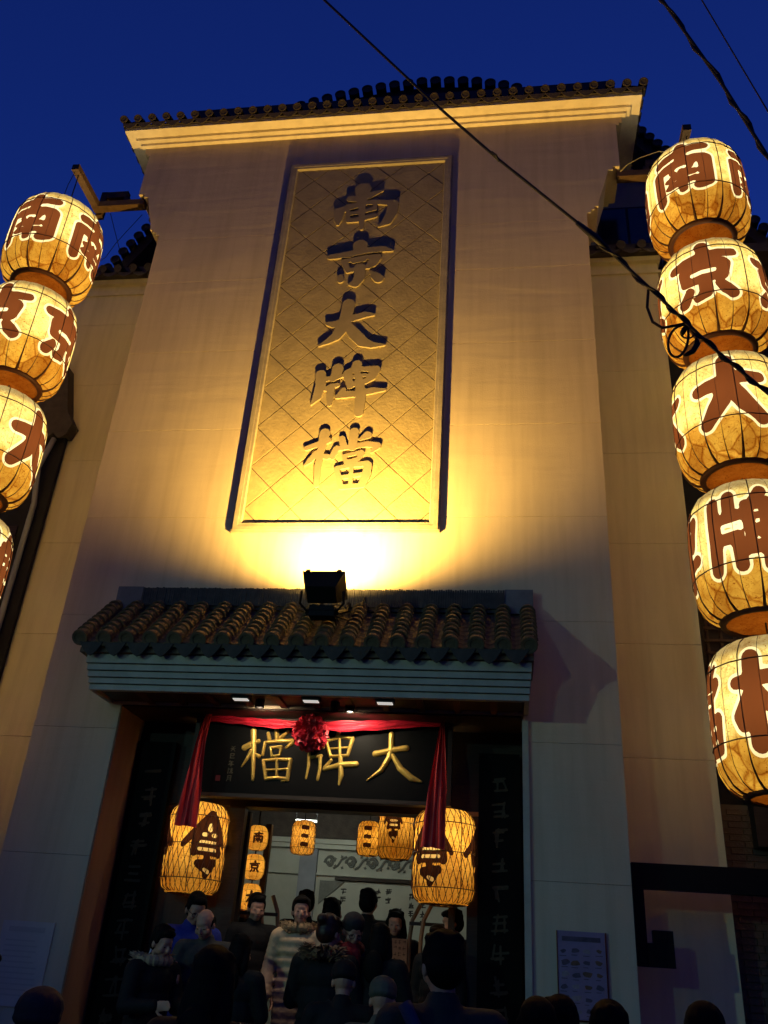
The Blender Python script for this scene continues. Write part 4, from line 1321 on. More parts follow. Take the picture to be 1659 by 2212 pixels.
c1 = thing('overhead_cable', 'thick twisted black cable slanting across the facade with a coiled loop by the lanterns', 'cable', (1.25, -2.5, 6.6))
main = [(-4.2, -2.5, 14.45), (-1.97, -2.5, 11.1), (-0.67, -2.5, 9.20), (-0.08, -2.5, 8.39), (0.71, -2.5, 7.39), (1.25, -2.5, 6.60), (1.59, -2.5, 6.09), (1.94, -2.5, 5.64), (4.5, -2.5, 2.9)]
part('cable', MB().tube(sag(main, 8), 0.0135, 6), M_WIRE, c1, True)
tw = []
P = sag(main[4:], 14)
for i, p in enumerate(P):
    tw.append(p + Vector((0.018 * math.cos(i * 0.9), 0.018 * math.sin(i * 0.9), 0.018 * math.cos(i * 0.9))))
part('twisted_wire', MB().tube(tw, 0.010, 5), M_WIRE, c1, True)
part('splice', MB().tube([(0.62, -2.5, 7.50), (0.76, -2.5, 7.32), (0.86, -2.5, 7.17)], [0.02, 0.032, 0.02], 6), M_WIRE, c1, True)
loop = [(1.16, -2.48, 6.72), (1.14, -2.46, 6.55), (1.17, -2.46, 6.40), (1.24, -2.46, 6.335), (1.36, -2.47, 6.35), (1.45, -2.49, 6.36)]
part('loop', MB().tube(sag(loop, 5), 0.012, 5), M_WIRE, c1, True)
cl = [(1.42 + 0.075 * math.sin(t) - 0.10 * math.sin(t / 2) , -2.46, 6.20 + 0.16 * math.cos(t)) for t in np.linspace(0.2, 6.6, 26)]
part('loop', MB().tube(cl, 0.011, 5), M_WIRE, c1, True)
cl = [(1.43 + 0.05 * math.sin(t), -2.45, 6.28 + 0.05 * math.cos(t)) for t in np.linspace(0, 6.28, 20)]
part('loop', MB().tube(cl, 0.008, 5), M_WIRE, c1, True)
part('taped_end', MB().tube([(1.38, -2.46, 6.05), (1.45, -2.46, 6.09), (1.49, -2.46, 6.16), (1.49, -2.46, 6.22)], [0.012, 0.022, 0.026, 0.012], 6), M_WIRE, c1, True)
part('taped_end', MB().tube([(1.385, -2.46, 6.26), (1.405, -2.46, 6.31), (1.44, -2.47, 6.35)], [0.014, 0.024, 0.014], 6), M_WIRE, c1, True)
part('wire_tie', MB().tube([(-0.12, -2.52, 8.44), (-0.08, -2.54, 8.37), (-0.05, -2.5, 8.33)], 0.012, 5), M_WIRE, c1)
c2 = thing('overhead_cable', 'thick black cable crossing the sky at the upper right corner', 'cable', (2.02, -2.5, 9.2))
k2 = sag([(0.9, -2.5, 12.9), (1.60, -2.5, 10.57), (2.02, -2.5, 9.21), (2.29, -2.5, 8.17), (3.2, -2.5, 4.9)], 12)
part('cable', MB().tube(k2, 0.016, 6), M_WIRE, c2, True)
part('twisted_wire', MB().tube([p + Vector((0.016 * math.cos(i * 0.8), 0.02 * math.sin(i * .8), 0.012 * math.cos(i * .8))) for i, p in enumerate(k2)], [0.011 + 0.008 * (math.sin(i * 1.7) > 0.6) for i in range(len(k2))], 5), M_WIRE, c2, True)
c3 = thing('overhead_cable', 'thin single wire at the far upper right of the sky', 'cable', (2.2, -2.5, 9.5))
part('cable', MB().tube(sag([(1.4, -2.5, 13.0), (1.98, -2.5, 10.52), (2.37, -2.5, 8.78), (3.3, -2.5, 4.6)], 6), 0.007, 5), M_WIRE, c3, True)
w1 = thing('hanging_wire', 'pale thin wire drooping between the right bracket and the gable', 'wire', (1.6, 0.1, 11.2))
part('wire', MB().tube([(2.2, 0.0, 11.28), (2.0, -0.02, 11.33), (1.75, 0.0, 11.25), (1.58, 0.0, 11.13), (1.50, 0.05, 11.07)], 0.006, 5), M_WIREL, w1, True)
w2 = thing('hanging_wire', 'thin dark wires sagging below the left lantern bracket', 'wire', (-5.3, 0.2, 10.5))
part('wire', MB().tube([(-5.6, 0.18, 10.98), (-5.5, 0.2, 10.72), (-5.35, 0.22, 10.35), (-5.22, 0.3, 10.0)], 0.005, 4), M_WIRE, w2, True)
part('wire', MB().tube([(-5.07, 0.12, 10.85), (-5.25, 0.16, 10.6), (-5.4, 0.2, 10.4), (-5.52, 0.24, 10.18), (-5.7, 0.3, 10.12), (-6.1, 0.4, 10.2)], 0.005, 4), M_WIRE, w2, True)
part('wire', MB().tube([(-5.79, -0.56, 11.0), (-5.84, -0.55, 10.75), (-5.86, -0.54, 10.45), (-5.80, -0.52, 10.2)], 0.006, 4), M_WIRE, w2, True)

# ------------------------------------------------------------------ neighbouring houses
nl = thing('neighbour_house', 'dark unlit house with a tiled eave left of the restaurant', 'house', (-8.5, 0.6, 0))
NB_ = root_loc(nl)
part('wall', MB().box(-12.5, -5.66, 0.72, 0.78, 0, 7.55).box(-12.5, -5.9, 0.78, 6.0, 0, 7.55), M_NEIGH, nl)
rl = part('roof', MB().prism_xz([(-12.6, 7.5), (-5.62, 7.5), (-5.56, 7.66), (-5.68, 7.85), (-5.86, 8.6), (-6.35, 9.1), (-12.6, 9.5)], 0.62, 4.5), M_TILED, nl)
dr = drip_mesh(0.2, 0.08, 0.018, 'drip_tile', M_TILED)
for i in range(20):
    link('drip_tile', dr, rl, Vector((-5.68 - i * 0.2, 0.60, 7.52)) - NB_)
wn1 = part('window', MB().box(-7.2, -5.95, 0.69, 0.715, 4.2, 6.2), M_SOFFIT, nl)
for x in (-7.14, -6.74, -6.34):
    part('pane', MB().box(x, x + 0.34, 0.68, 0.692, 4.28, 6.12), M_GLASSD, wn1)
part('drain_pipe', MB().tube([(-5.78, 0.66, 7.45), (-5.86, 0.62, 7.0), (-5.80, 0.66, 6.5), (-5.80, 0.66, 0.1)], 0.035, 8), M_NEIGHB, nl, True)
part('balcony_rail', MB().tube([(-9, 0.5, 3.7), (-5.75, 0.5, 3.7)], 0.03, 6), M_NEIGH, nl, True)
part('ledge', MB().box(-12.4, -5.68, 0.55, 0.715, 3.0, 3.12), M_NEIGH, nl)

nr = thing('neighbour_house', 'dark brick house with a timber lattice window right of the restaurant', 'house', (4.5, 1.0, 0))
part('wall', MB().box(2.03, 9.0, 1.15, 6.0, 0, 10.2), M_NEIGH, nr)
# brick pier beside the wing
pier = part('brick_pier', MB().box(2.03, 2.62, 1.0, 1.145, 0.0, 3.3), M_BACKING, nr)
brick = MB().box(0, 0.185, -0.012, 0.05, 0, 0.05).mesh('brick', M_BRICK)
NRB = root_loc(nr)
for r_ in range(46):
    for c_ in range(3):
        x = 2.035 + c_ * 0.195 + (0.06 if r_ % 2 else 0.0)
        if x + 0.185 > 2.63:
            continue
        link('brick', brick, pier, Vector((x, 0.995 + random.uniform(-.004, .002), 0.55 + r_ * 0.059)) - NRB)
lat = part('lattice_window', MB().box(2.08, 3.6, 1.10, 1.145, 4.3, 6.0), M_SOFFIT, nr)
for x in np.arange(2.12, 3.6, 0.14):
    part('lattice_bar', MB().box(x, x + 0.028, 1.07, 1.098, 4.34, 5.96), M_BEAM, lat)
for q, z in enumerate(np.arange(4.42, 5.95, 0.14)):
    part('lattice_bar', MB().box(2.1, 3.58, 1.045, 1.068, z, z + 0.028), M_BEAM, lat)
part('roof', MB().prism_yz([(0.6, 10.1), (0.6, 10.25), (3.5, 12.4), (6.2, 10.1)], 2.3, 9.2), M_TILED, nr)
part('shop_fascia', MB().box(2.3, 9, 0.8, 1.145, 2.9, 3.6), M_SOFFIT, nr)

# ------------------------------------------------------------------ black steel frame beside the right wing
fr = thing('steel_sign_frame', 'black steel frame with a box on its foot in front of the right wing', 'sign frame', (1.12, 0.3, 1.88))
part('top_bar', MB().box(1.075, 3.2, 0.28, 0.38, 2.44, 2.65), M_BLACKM, fr)
part('post', MB().box(1.075, 1.165, 0.285, 0.375, 1.84, 2.437), M_BLACKM, fr)
part('foot_box', MB().box(1.167, 1.38, 0.27, 0.385, 1.84, 2.02), M_BLACKM, fr)
part('upper_box', MB().box(1.22, 1.38, 0.275, 0.38, 2.022, 2.12), M_BLACKM, fr)

# ------------------------------------------------------------------ poster and notice on the facade
ps = thing('food_poster', 'purple framed food poster with rows of dishes on the right wall of the facade', 'poster', (0.595, -0.01, 1.48))
part('sheet', MB().box(0.405, 0.785, -0.016, -0.004, 1.43, 2.06), M_POSTER, ps)
M_DISH = mat('dish_print_brown', (0.20, 0.11, 0.07), 0.5, noise=0.5, nscale=25)
M_DISHB = mat('dish_print_pale', (0.34, 0.28, 0.30), 0.5, noise=0.4, nscale=25)
part('title', MB().box(0.44, 0.75, -0.0185, -0.0165, 1.985, 2.02), M_POSTERINK, ps)
for i in range(6):
    for j in range(4):
        cx_, cz_ = 0.455 + j * 0.093 + random.uniform(-.008, .008), 1.915 - i * 0.086 + random.uniform(-.006, .006)
        rr = random.uniform(0.55, 1.2)
        v = [(cx_ + 0.034 * rr * math.cos(a) * (1 + .22 * math.sin(3 * a + i + 2 * j)), -0.018, cz_ + 0.022 * rr * math.sin(a) * (1 + .25 * math.sin(2 * a + j))) for a in np.linspace(0, 6.28, 13)[:-1]]
        part('dish_picture', MB().add(v, [tuple(range(12))]), random.choice((M_POSTERINK, M_POSTERINK, M_DISH, M_DISHB)), ps)
        part('caption', MB().box(cx_ - 0.03, cx_ + random.uniform(0.0, .03), -0.0178, -0.0165, cz_ - 0.036, cz_ - 0.031), M_POSTERINK, ps)
M_STRIP = mat('brass_edge', (0.75, 0.42, 0.16), 0.18, metal=1.0, noise=0.2, nscale=20)
part('edge_strip', MB().box(0.788, 0.796, -0.022, -0.004, 1.43, 2.06), M_STRIP, ps)
part('edge_strip', MB().box(0.396, 0.402, -0.022, -0.004, 1.43, 2.06), M_STRIP, ps)
part('edge_strip', MB().box(0.402, 0.788, -0.022, -0.004, 1.418, 1.427), M_STRIP, ps)
nt_ = thing('notice_board', 'pale clear notice with faded lines of print on the left wall', 'notice', (-4.2, -0.01, 1.3))
part('sheet', MB().box(-4.47, -3.98, -0.014, -0.004, 1.20, 1.86), M_NOTICE, nt_)
part('title', MB().box(-4.40, -4.06, -0.0165, -0.0145, 1.775, 1.815), M_NOTICEINK, nt_)
for i in range(11):
    part('text_line', MB().box(-4.41, -4.04 - random.uniform(0, .1), -0.016, -0.0145, 1.70 - i * 0.042, 1.712 - i * 0.042), M_NOTICEINK, nt_)

# ------------------------------------------------------------------ street lamp left of the viewer (its cool light falls on the lower facade)
for lx, ly, watt, lab in ((-14.0, -13.4, STREET_W, 'tall street lamp with a cool white head far down the street to the left'), (-6.0, -14.0, STREET_W * 0.24, 'tall street lamp with a cool white head behind the viewer')):
    sl_ = thing('street_lamp', lab, 'street lamp', (lx, ly, 0), 'street lamps along the street')
    part('pole', MB().tube([(lx, ly, 0), (lx, ly, 5.6)], [0.07, 0.045], 10), M_BLACKM, sl_, True)
    part('arm', MB().tube([(lx, ly, 5.6), (lx + 0.05, ly + 0.1, 5.72), (lx + 0.2, ly + 0.3, 5.72)], 0.03, 6), M_BLACKM, sl_, True)
    part('head', MB().box(lx + 0.1, lx + 0.4, ly + 0.2, ly + 0.5, 5.65, 5.75), M_BLACKM, sl_)
    part('lens', MB().lathe([(0.11, 5.645), (0.10, 5.58), (0.0005, 5.55)], 16, (lx + 0.25, ly + 0.35, 0)), M_STREETG, sl_, True)
    add_light('street_light', 'SPOT', (lx + 0.25, ly + 0.35, 5.50), watt, STREET_COL, sl_, 0.08, Vector((0.2, 0, 3.1)) - Vector((lx + 0.25, ly + 0.35, 5.50)) if lx < -10 else Vector((-1.8, 0, 3.0)) - Vector((lx + 0.25, ly + 0.35, 5.50)), angle=26 if lx < -10 else 34, blend=0.9)

# ------------------------------------------------------------------ dining hall seen through the doorway
part('hall_floor', MB().box(-3.8, 0.12, 0.0, 5.4, 0.5, 0.6), M_STEP, bld)
part('hall_ceiling', MB().box(-3.8, 0.12, 0.86, 5.4, 4.05, 4.1), M_SOFFIT, bld)
part('hall_side_wall', MB().box(-3.82, -3.78, 0.76, 5.4, 0.6, 4.05), M_WOOD, bld)
part('hall_side_wall', MB().box(0.10, 0.12, 0.76, 5.4, 0.6, 4.05), M_WOOD, bld)
hw = part('hall_back_wall', MB().box(-3.78, 0.10, 4.60, 4.7, 0.6, 4.05), M_PANELWALL, bld)
for z0, z1, d in ((3.16, 3.22, 0.16), (3.10, 3.155, 0.12), (2.765, 2.79, 0.05)):
    part('moulding', MB().box(-3.7, 0.05, 4.60 - d, 4.598, z0, z1), M_PANELWALL, hw)
part('dark_rail', MB().box(-2.35, 0.05, 4.53, 4.595, 2.715, 2.755), M_SOFFIT, hw)
part('upper_wall', MB().box(-3.75, 0.08, 4.42, 4.43, 3.225, 4.045), M_TILED, hw)
part('pilaster', MB().box(-2.86, -2.62, 4.50, 4.598, 0.6, 3.095), M_NEIGHB, hw)
def leaf_blob(c, r, a):
    v = [(c[0] + r * (1 if q % 2 else 0.45) * math.cos(a + q * math.pi / 4), c[1], c[2] + r * (1 if q % 2 else 0.45) * math.sin(a + q * math.pi / 4)) for q in range(8)]
    v += [(c[0], c[1] - 0.018, c[2])]
    return v, [(q, (q + 1) % 8, 8) for q in range(8)]


scr = MB()
for x in np.arange(-2.45, 0.0, 0.30):
    for s_ in (1, -1):
        pts = [(x + s_ * (0.075 * math.cos(t) * (1 - t / 9)), 4.585, 2.94 + s_ * 0.01 + 0.085 * math.sin(t) * (1 - t / 9)) for t in np.linspace(0, 7.5, 16)]
        scr.tube(pts, 0.014, 4)
    for q in range(5):
        a = q * 1.26 + x
        scr.add(*leaf_blob((x + 0.15 + 0.085 * math.cos(a), 4.585, 2.945 + 0.075 * math.sin(a)), 0.028, a))
    scr.tube([(x + 0.06, 4.585, 2.86), (x + 0.12, 4.585, 2.9), (x + 0.17, 4.585, 2.98), (x + 0.24, 4.585, 3.02)], 0.016, 4)
part('scroll_relief', scr, M_CARVE, hw, kind='stuff')
cor = MB().prism_xz([(-2.56, 2.70), (-2.22, 2.70), (-2.56, 2.40)], 4.57, 4.598)
part('corner_carving', cor, M_CARVE, hw)
mn = thing('menu_wall_panel', 'pale wall panel with columns of black brush writing at the back of the hall', 'menu panel', (-1.2, 4.58, 1.4))
part('panel', MB().prism_xz([(-2.56, 1.0), (0.05, 1.0), (0.05, 2.70), (-2.20, 2.70), (-2.56, 2.38)], 4.583, 4.597), M_PANELWALL, mn)
for cx_, z0, n in ((-2.22, 2.58, 2), (-1.90, 2.58, 4), (-1.74, 2.60, 2), (-1.60, 2.6, 2), (-1.44, 2.38, 4), (-1.28, 2.56, 3), (-1.13, 2.56, 4), (-0.70, 2.5, 5), (-0.30, 2.5, 4)):
    for q in range(n):
        zc = z0 - q * 0.105
        st = []
        for _ in range(3):
            zz = zc + random.uniform(-.035, .035)
            st.append([(cx_ - random.uniform(.015, .04), zz, 0.006), (cx_ + random.uniform(.015, .04), zz + .004, 0.007)])
        for _ in range(2):
            xx = cx_ + random.uniform(-.025, .025)
            st.append([(xx, zc + random.uniform(.01, .042), 0.006), (xx + random.uniform(-.015, .015), zc - random.uniform(.01, .042), 0.006)])
        relief(st, 4.583, 0.002, M_INK, 'character', mn, n=22)
for x, y, z, l, lab in ((-2.58, 3.0, 3.465, 0.27, 'upper white tube lamp at the left of the hall ceiling'), (-2.48, 3.0, 3.245, 0.27, 'lower white tube lamp above the small left lantern in the hall'), (-0.63, 3.0, 3.515, 0.22, 'white tube lamp at the right of the hall behind the red drape')):
    t_ = thing('tube_lamp', lab, 'tube lamp', (x, y, z), 'white tube lamps in the hall')
    part('tube', MB().tube([(x - l / 2, y, z), (x + l / 2, y, z)], 0.016, 8), M_TUBE, t_, True)
    part('rod', MB().tube([(x - l / 2, y, z), (x - l / 2, y, 4.06)], 0.006, 4).tube([(x + l / 2, y, z), (x + l / 2, y, 4.06)], 0.006, 4), M_BLACKM, t_)
    add_light('tube_light', 'POINT', (x, y, z - 0.06), 11.5, (0.92, 1.0, 0.86), t_, radius=0.05)
# door leaves with curved pulls
for x, sx, lab in ((-2.60, 1, 'left glass door leaf with bowed wooden pull handles'), (-0.52, -1, 'right glass door leaf with bowed wooden pull handles')):
    d = thing('door_leaf', lab, 'door', (x, 0.85, 0.6), 'open glass doors of the doorway')
    part('stile', MB().box(x - 0.03, x + 0.03, 0.82, 0.90, 0.62, 3.0), M_SOFFIT, d)
    part('stile', MB().box(x - 0.03 + sx * 0.02, x + 0.03 + sx * 0.02, 1.62, 1.70, 0.62, 3.0), M_WOOD, d)
    part('rail', MB().box(x - 0.02, x + 0.02, 0.902, 1.618, 0.62, 0.75), M_SOFFIT, d)
    for xx, yy in ((x + sx * 0.28, 0.84), (x + sx * 0.40, 0.98)):
        zc = 1.75
        part('handle', MB().tube([(xx - 0.09 * sx, yy + 0.03, zc + 0.50), (xx - 0.02 * sx, yy, zc + 0.36), (xx, yy, zc + 0.2), (xx, yy, zc - 0.2), (xx - 0.02 * sx, yy, zc - 0.36), (xx - 0.09 * sx, yy + 0.03, zc - 0.50)], 0.020, 7), M_HANDLE, d, True)
    for zz in (1.42, 2.08):
        part('handle_stub', MB().box(min(x, x + sx * 0.40), max(x, x + sx * 0.40), 0.90, 0.925, zz - 0.015, zz + 0.015), M_SOFFIT, d)

# ------------------------------------------------------------------ lattice lanterns in and behind the doorway
PROF2 = [(0.10, -0.405), (0.22, -0.40), (0.265, -0.36), (0.288, -0.28), (0.29, -0.05), (0.277, 0.0), (0.285, 0.06), (0.288, 0.27), (0.268, 0.34), (0.215, 0.395), (0.09, 0.42)]
s2_, P2_ = lathe_path(PROF2)
KD = LanternKit('door_lantern', PROF2, 'shi', 3, 0.54, 0.62, float(np.interp(0.02, P2_[:, 1], s2_)), 0.0, M_PAPERS, M_FILMD, M_OUTLG, 0.011, ribs=8, hoops=(0.27, 0.02, -0.28), rib_r=0.004, lattice=30)
DG = 'bamboo lattice lanterns hung at the doorway'
KD.hang((-2.96, 0.45, 2.59), R(38), 'bamboo lattice lantern with a dark painted character under the left red drape', 'lantern', DG, 9.0, 'lattice_lantern', (1.0, 0.76, 0.34), cords=1.2, bulb_z=0.25)
KD.hang((-0.575, 0.45, 2.63), R(-28), 'bamboo lattice lantern with a dark painted character behind the right red drape', 'lantern', DG, 9.0, 'lattice_lantern', (1.0, 0.76, 0.34), cords=1.2, bulb_z=0.25)
KU = LanternKit('hall_lantern', [(a * 0.72, b * 0.92) for a, b in PROF2], 'shi', 3, 0.27, 0.48, float(np.interp(0.02, P2_[:, 1], s2_)) * 0.86, 0.0, M_PAPERS, M_FILMD, M_OUTLG, 0.011, ribs=8, hoops=(0.25, 0.02, -0.26), rib_r=0.003, lattice=24)
KU.hang((-1.29, 2.5, 3.17), R(-5), 'large lattice lantern high in the hall right of centre, its top cut by the lintel', 'lantern', 'lanterns hanging inside the hall', 3.6, 'lattice_lantern', (1.0, 0.74, 0.32), cords=0.8, bulb_z=0.2)
KM = LanternKit('small_hall_lantern', [(a * 0.48, b * 0.46) for a, b in PROF2], 'marks', 3, 0.15, 0.26, float(np.interp(0.0, P2_[:, 1], s2_)) * 0.47, 0.0, M_PAPERS, M_FILMD, M_OUTLG, 0.010, ribs=8, hoops=(0.12, 0.0, -0.12), rib_r=0.0025, lattice=18)
KM.hang((-2.385, 2.5, 2.985), R(20), 'small lattice lantern with dark marks at the left of the hall', 'lantern', 'lanterns hanging inside the hall', 1.5, 'lattice_lantern', (1.0, 0.76, 0.4), cords=1.0)
KM.hang((-1.60, 2.5, 3.01), R(0), 'small lattice lantern with dark marks left of the large hall lantern', 'lantern', 'lanterns hanging inside the hall', 1.5, 'lattice_lantern', (1.0, 0.76, 0.3), cords=1.0)
P3 = [(0.03, -0.122), (0.065, -0.118), (0.090, -0.098), (0.106, -0.06), (0.110, 0.0), (0.106, 0.06), (0.090, 0.098), (0.065, 0.118), (0.03, 0.122)]
for k, z, lab in (('nan', 2.80, 'topmost small yellow lantern in the string beside the left door post'), ('jing', 2.52, 'middle small yellow lantern in the string beside the left door post'), ('da', 2.24, 'lowest small yellow lantern in the string beside the left door post')):
    KS = LanternKit('string_lantern_' + k, P3, k, 3, 0.12, 0.11, 0.165, 0.0, M_PAPERS, M_FILMD, M_OUTLG, 0.0055, ribs=8, hoops=(0.06, -0.05), rib_r=0.0015, lattice=0)
    KS.hang((-2.575, 1.2, z), R(20), lab, 'lantern', 'string of small lanterns inside the door', 0.75, 'small_lantern', (1.0, 0.78, 0.36), cords=0.27)
# ------------------------------------------------------------------ people
def ell(c, r, rot=None, n=(12, 8)):
    nu, nv = n
    v, f = [(0, 0, r[2])], []
    for j in range(1, nv):
        b = math.pi * j / nv
        for i in range(nu):
            a = 2 * math.pi * i / nu
            v.append((r[0] * math.sin(b) * math.cos(a), r[1] * math.sin(b) * math.sin(a), r[2] * math.cos(b)))
    v.append((0, 0, -r[2]))
    for i in range(nu):
        f.append((0, 1 + i, 1 + (i + 1) % nu))
        f.append((len(v) - 1, 1 + (nv - 2) * nu + (i + 1) % nu, 1 + (nv - 2) * nu + i))
        for j in range(nv - 2):
            b = 1 + j * nu
            f.append((b + i, b + nu + i, b + nu + (i + 1) % nu, b + (i + 1) % nu))
    m = rot or Matrix.Identity(3)
    return [tuple(m @ Vector(p) + Vector(c)) for p in v], f


def cone(p0, p1, r0, r1):
    mb = MB()
    mb.add(*ell(p0, (r0,) * 3, n=(10, 6)))
    mb.add(*ell(p1, (r1,) * 3, n=(10, 6)))
    mb.tube([p0, p1], [r0, r1], 10)
    return mb.v, mb.f


def fuse(prims, voxel, name, mat_, smooth=3):
    mb = MB()
    for v, f in prims:
        mb.add(v, f)
    me = mb.mesh(name + '_src', None)
    o = bpy.data.objects.new(name + '_src', me)
    COL.objects.link(o)
    rm = o.modifiers.new('r', 'REMESH')
    rm.mode = 'VOXEL'
    rm.voxel_size = voxel
    sm = o.modifiers.new('s', 'SMOOTH')
    sm.iterations = smooth
    sm.factor = 0.5
    dg = bpy.context.evaluated_depsgraph_get()
    out = bpy.data.meshes.new_from_object(o.evaluated_get(dg))
    bpy.data.objects.remove(o)
    bpy.data.meshes.remove(me)
    out.name = name
    out.materials.clear()
    out.materials.append(mat_)
    out.polygons.foreach_set('use_smooth', [True] * len(out.polygons))
    return out


M_SKIN = mat('skin', (0.50, 0.27, 0.18), 0.55, noise=0.12, nscale=12)
M_HAIR = mat('black_hair', (0.005, 0.004, 0.004), 0.7, spec=0.1, noise=0.4, nscale=40, stretch=(6, 6, 1))
M_HAIRB = mat('brown_hair', (0.035, 0.014, 0.010), 0.45, noise=0.4, nscale=40, stretch=(6, 6, 1))
M_EYE = mat('dark_eye', (0.01, 0.008, 0.006), 0.2)
M_LIP = mat('lip', (0.32, 0.10, 0.085), 0.5)
M_TROUS = mat('dark_trousers', (0.015, 0.016, 0.022), 0.85, noise=0.3, nscale=20)
M_SHOE = mat('dark_shoes', (0.012, 0.011, 0.010), 0.5)
CLOTH = {}


def cloth(nm, col, rough=0.8):
    if nm not in CLOTH:
        CLOTH[nm] = mat(nm, col, rough, noise=0.3, nscale=14, bump=0.004, bscale=30)
    return CLOTH[nm]


def person(label, x, y, z0, h, face, coat, hair='short', coat_len=0.72, puffy=False, tilt=0, turn=0, arms='down', fur=None, scarf=None, hat=None, glasses=False, stripes=False, bald=False, hairmat=None, group='people crowding at the doorway', lean=0, hood=None, vox=0.010):
    t = thing('person', label, 'person', (x, y, z0), group)
    k = h / 1.70
    hm = Matrix.Rotation(R(turn), 3, 'Z') @ Matrix.Rotation(R(tilt), 3, 'X')
    pivot = Vector((0, 0.01, 1.44))
    ln = Matrix.Rotation(R(lean), 3, 'X')
    lp = Vector((0, 0, 0.95))

    def H(p):
        return ln @ (hm @ (Vector(p) - pivot) + pivot - lp) + lp

    def B(p):
        p = Vector(p)
        return ln @ (p - lp) + lp if p.z > 0.95 else p

    def eh(c, r):
        return ell(H(c), r, ln @ hm)
    S = 1.0
    head = [eh((0, 0.012, 1.605), (0.077, 0.096, 0.098)), eh((0, -0.018, 1.545), (0.062, 0.074, 0.075)), eh((0, -0.045, 1.505), (0.040, 0.042, 0.036)),
            eh((0, -0.098, 1.560), (0.013, 0.020, 0.026)), eh((0, -0.104, 1.548), (0.018, 0.016, 0.013)), eh((0.030, -0.066, 1.578), (0.027, 0.019, 0.022)), eh((-0.030, -0.066, 1.578), (0.027, 0.019, 0.022)), eh((0, -0.060, 1.612), (0.050, 0.030, 0.030)),
            eh((0.079, 0.010, 1.565), (0.012, 0.022, 0.032)), eh((-0.079, 0.010, 1.565), (0.012, 0.022, 0.032)), eh((0, -0.080, 1.522), (0.024, 0.014, 0.010)), eh((0.040, -0.060, 1.545), (0.028, 0.028, 0.026)), eh((-0.040, -0.060, 1.545), (0.028, 0.028, 0.026)),
            cone(B((0, 0.02, 1.36)), H((0, 0.012, 1.50)), 0.058, 0.053)]
    torso = [ell(B((0, 0.01, 1.27)), (0.165, 0.105, 0.155), ln), ell(B((0, 0.01, 1.08)), (0.145, 0.095, 0.16), ln), ell((0, 0.01, 0.92), (0.155, 0.10, 0.12)), cone(B((-0.15, 0.01, 1.37)), B((0.15, 0.01, 1.37)), 0.062, 0.062)]
    legs, feet, trs = [], [], []
    for s in (-1, 1):
        legs += [cone((s * 0.085, 0.01, 0.88), (s * 0.095, -0.005, 0.48), 0.078, 0.052), cone((s * 0.095, -0.005, 0.48), (s * 0.10, 0.02, 0.09), 0.052, 0.036), ell((s * 0.105, -0.05, 0.045), (0.042, 0.115, 0.042))]
        trs += [cone((s * 0.085, 0.01, 0.90), (s * 0.095, -0.005, 0.48), 0.094, 0.070), cone((s * 0.095, -0.005, 0.48), (s * 0.10, 0.02, 0.10), 0.068, 0.056)]
        feet += [ell((s * 0.105, -0.055, 0.045), (0.052, 0.128, 0.048)), ell((s * 0.105, 0.03, 0.07), (0.048, 0.058, 0.062))]
    arm, sleeve, wrists = [], [], []
    for s in (-1, 1):
        sh = B((s * 0.195, 0.01, 1.36))
        if arms == 'down':
            el, wr = B((s * 0.255, 0.03, 1.09)), B((s * 0.245, -0.06, 0.85))
        elif arms == 'hold':
            el, wr = B((s * 0.265, -0.03, 1.10)), B((s * 0.17, -0.27, 1.12))
        elif arms == 'pocket':
            el, wr = B((s * 0.275, 0.05, 1.10)), B((s * 0.17, -0.10, 0.93))
        elif arms == 'mixed':
            el, wr = (B((s * 0.25, 0.03, 1.09)), B((s * 0.25, -0.05, 0.86))) if s < 0 else (B((s * 0.26, -0.02, 1.09)), B((s * 0.12, -0.20, 0.98)))
        else:
            el, wr = B((s * 0.25, -0.04, 1.12)), B((s * 0.10, -0.22, 1.28))
        arm += [cone(sh, el, 0.050, 0.042), cone(el, wr, 0.040, 0.028)]
        sleeve += [cone(sh, el, 0.082 - 0.014 * puffy, 0.066 - 0.006 * puffy), cone(el, wr, 0.064 - 0.004 * puffy, 0.050)]
        if puffy:
            for q in range(5):
                for a_, b_ in ((sh, el), (el, wr)):
                    sleeve.append(ell(a_.lerp(b_, (q + 0.5) / 5), (0.069, 0.069, 0.044), (b_ - a_).to_track_quat('Z', 'Y').to_matrix()))
        d = (wr - el).normalized()
        side = d.cross(Vector((s, 0, 0.0)))
        side = (side if side.length > 0.1 else Vector((0, -1, 0))).normalized()
        nrm = d.cross(side).normalized()
        pm = wr + d * 0.055
        rot = Matrix((side, nrm, d)).transposed()
        arm.append(ell(pm, (0.040, 0.018, 0.050), rot))
        for q in range(4):
            o_ = side * (0.030 - 0.020 * q)
            ln_ = (0.036, 0.042, 0.039, 0.030)[q]
            a0 = wr + d * 0.090 + o_
            a1 = a0 + d * ln_ + nrm * 0.006 * s
            a2 = a1 + (d * 0.75 + nrm * 0.55 * s).normalized() * ln_ * 0.8
            arm += [cone(a0 - d * 0.02, a1, 0.0095, 0.0085), cone(a1, a2, 0.0085, 0.0072)]
        b0 = wr + d * 0.03 + side * 0.034
        b1 = b0 + (side * 0.8 + d * 0.7).normalized() * 0.036
        arm += [cone(b0, b1, 0.012, 0.010), cone(b1, b1 + (d + side * 0.1).normalized() * 0.028, 0.0095, 0.008)]
        wrists.append((wr, d))
    body = fuse(head + torso + arm + legs, vox * 0.8, 'body', M_SKIN, 3)
    link('body', body, t)
    # coat
    cm = coat
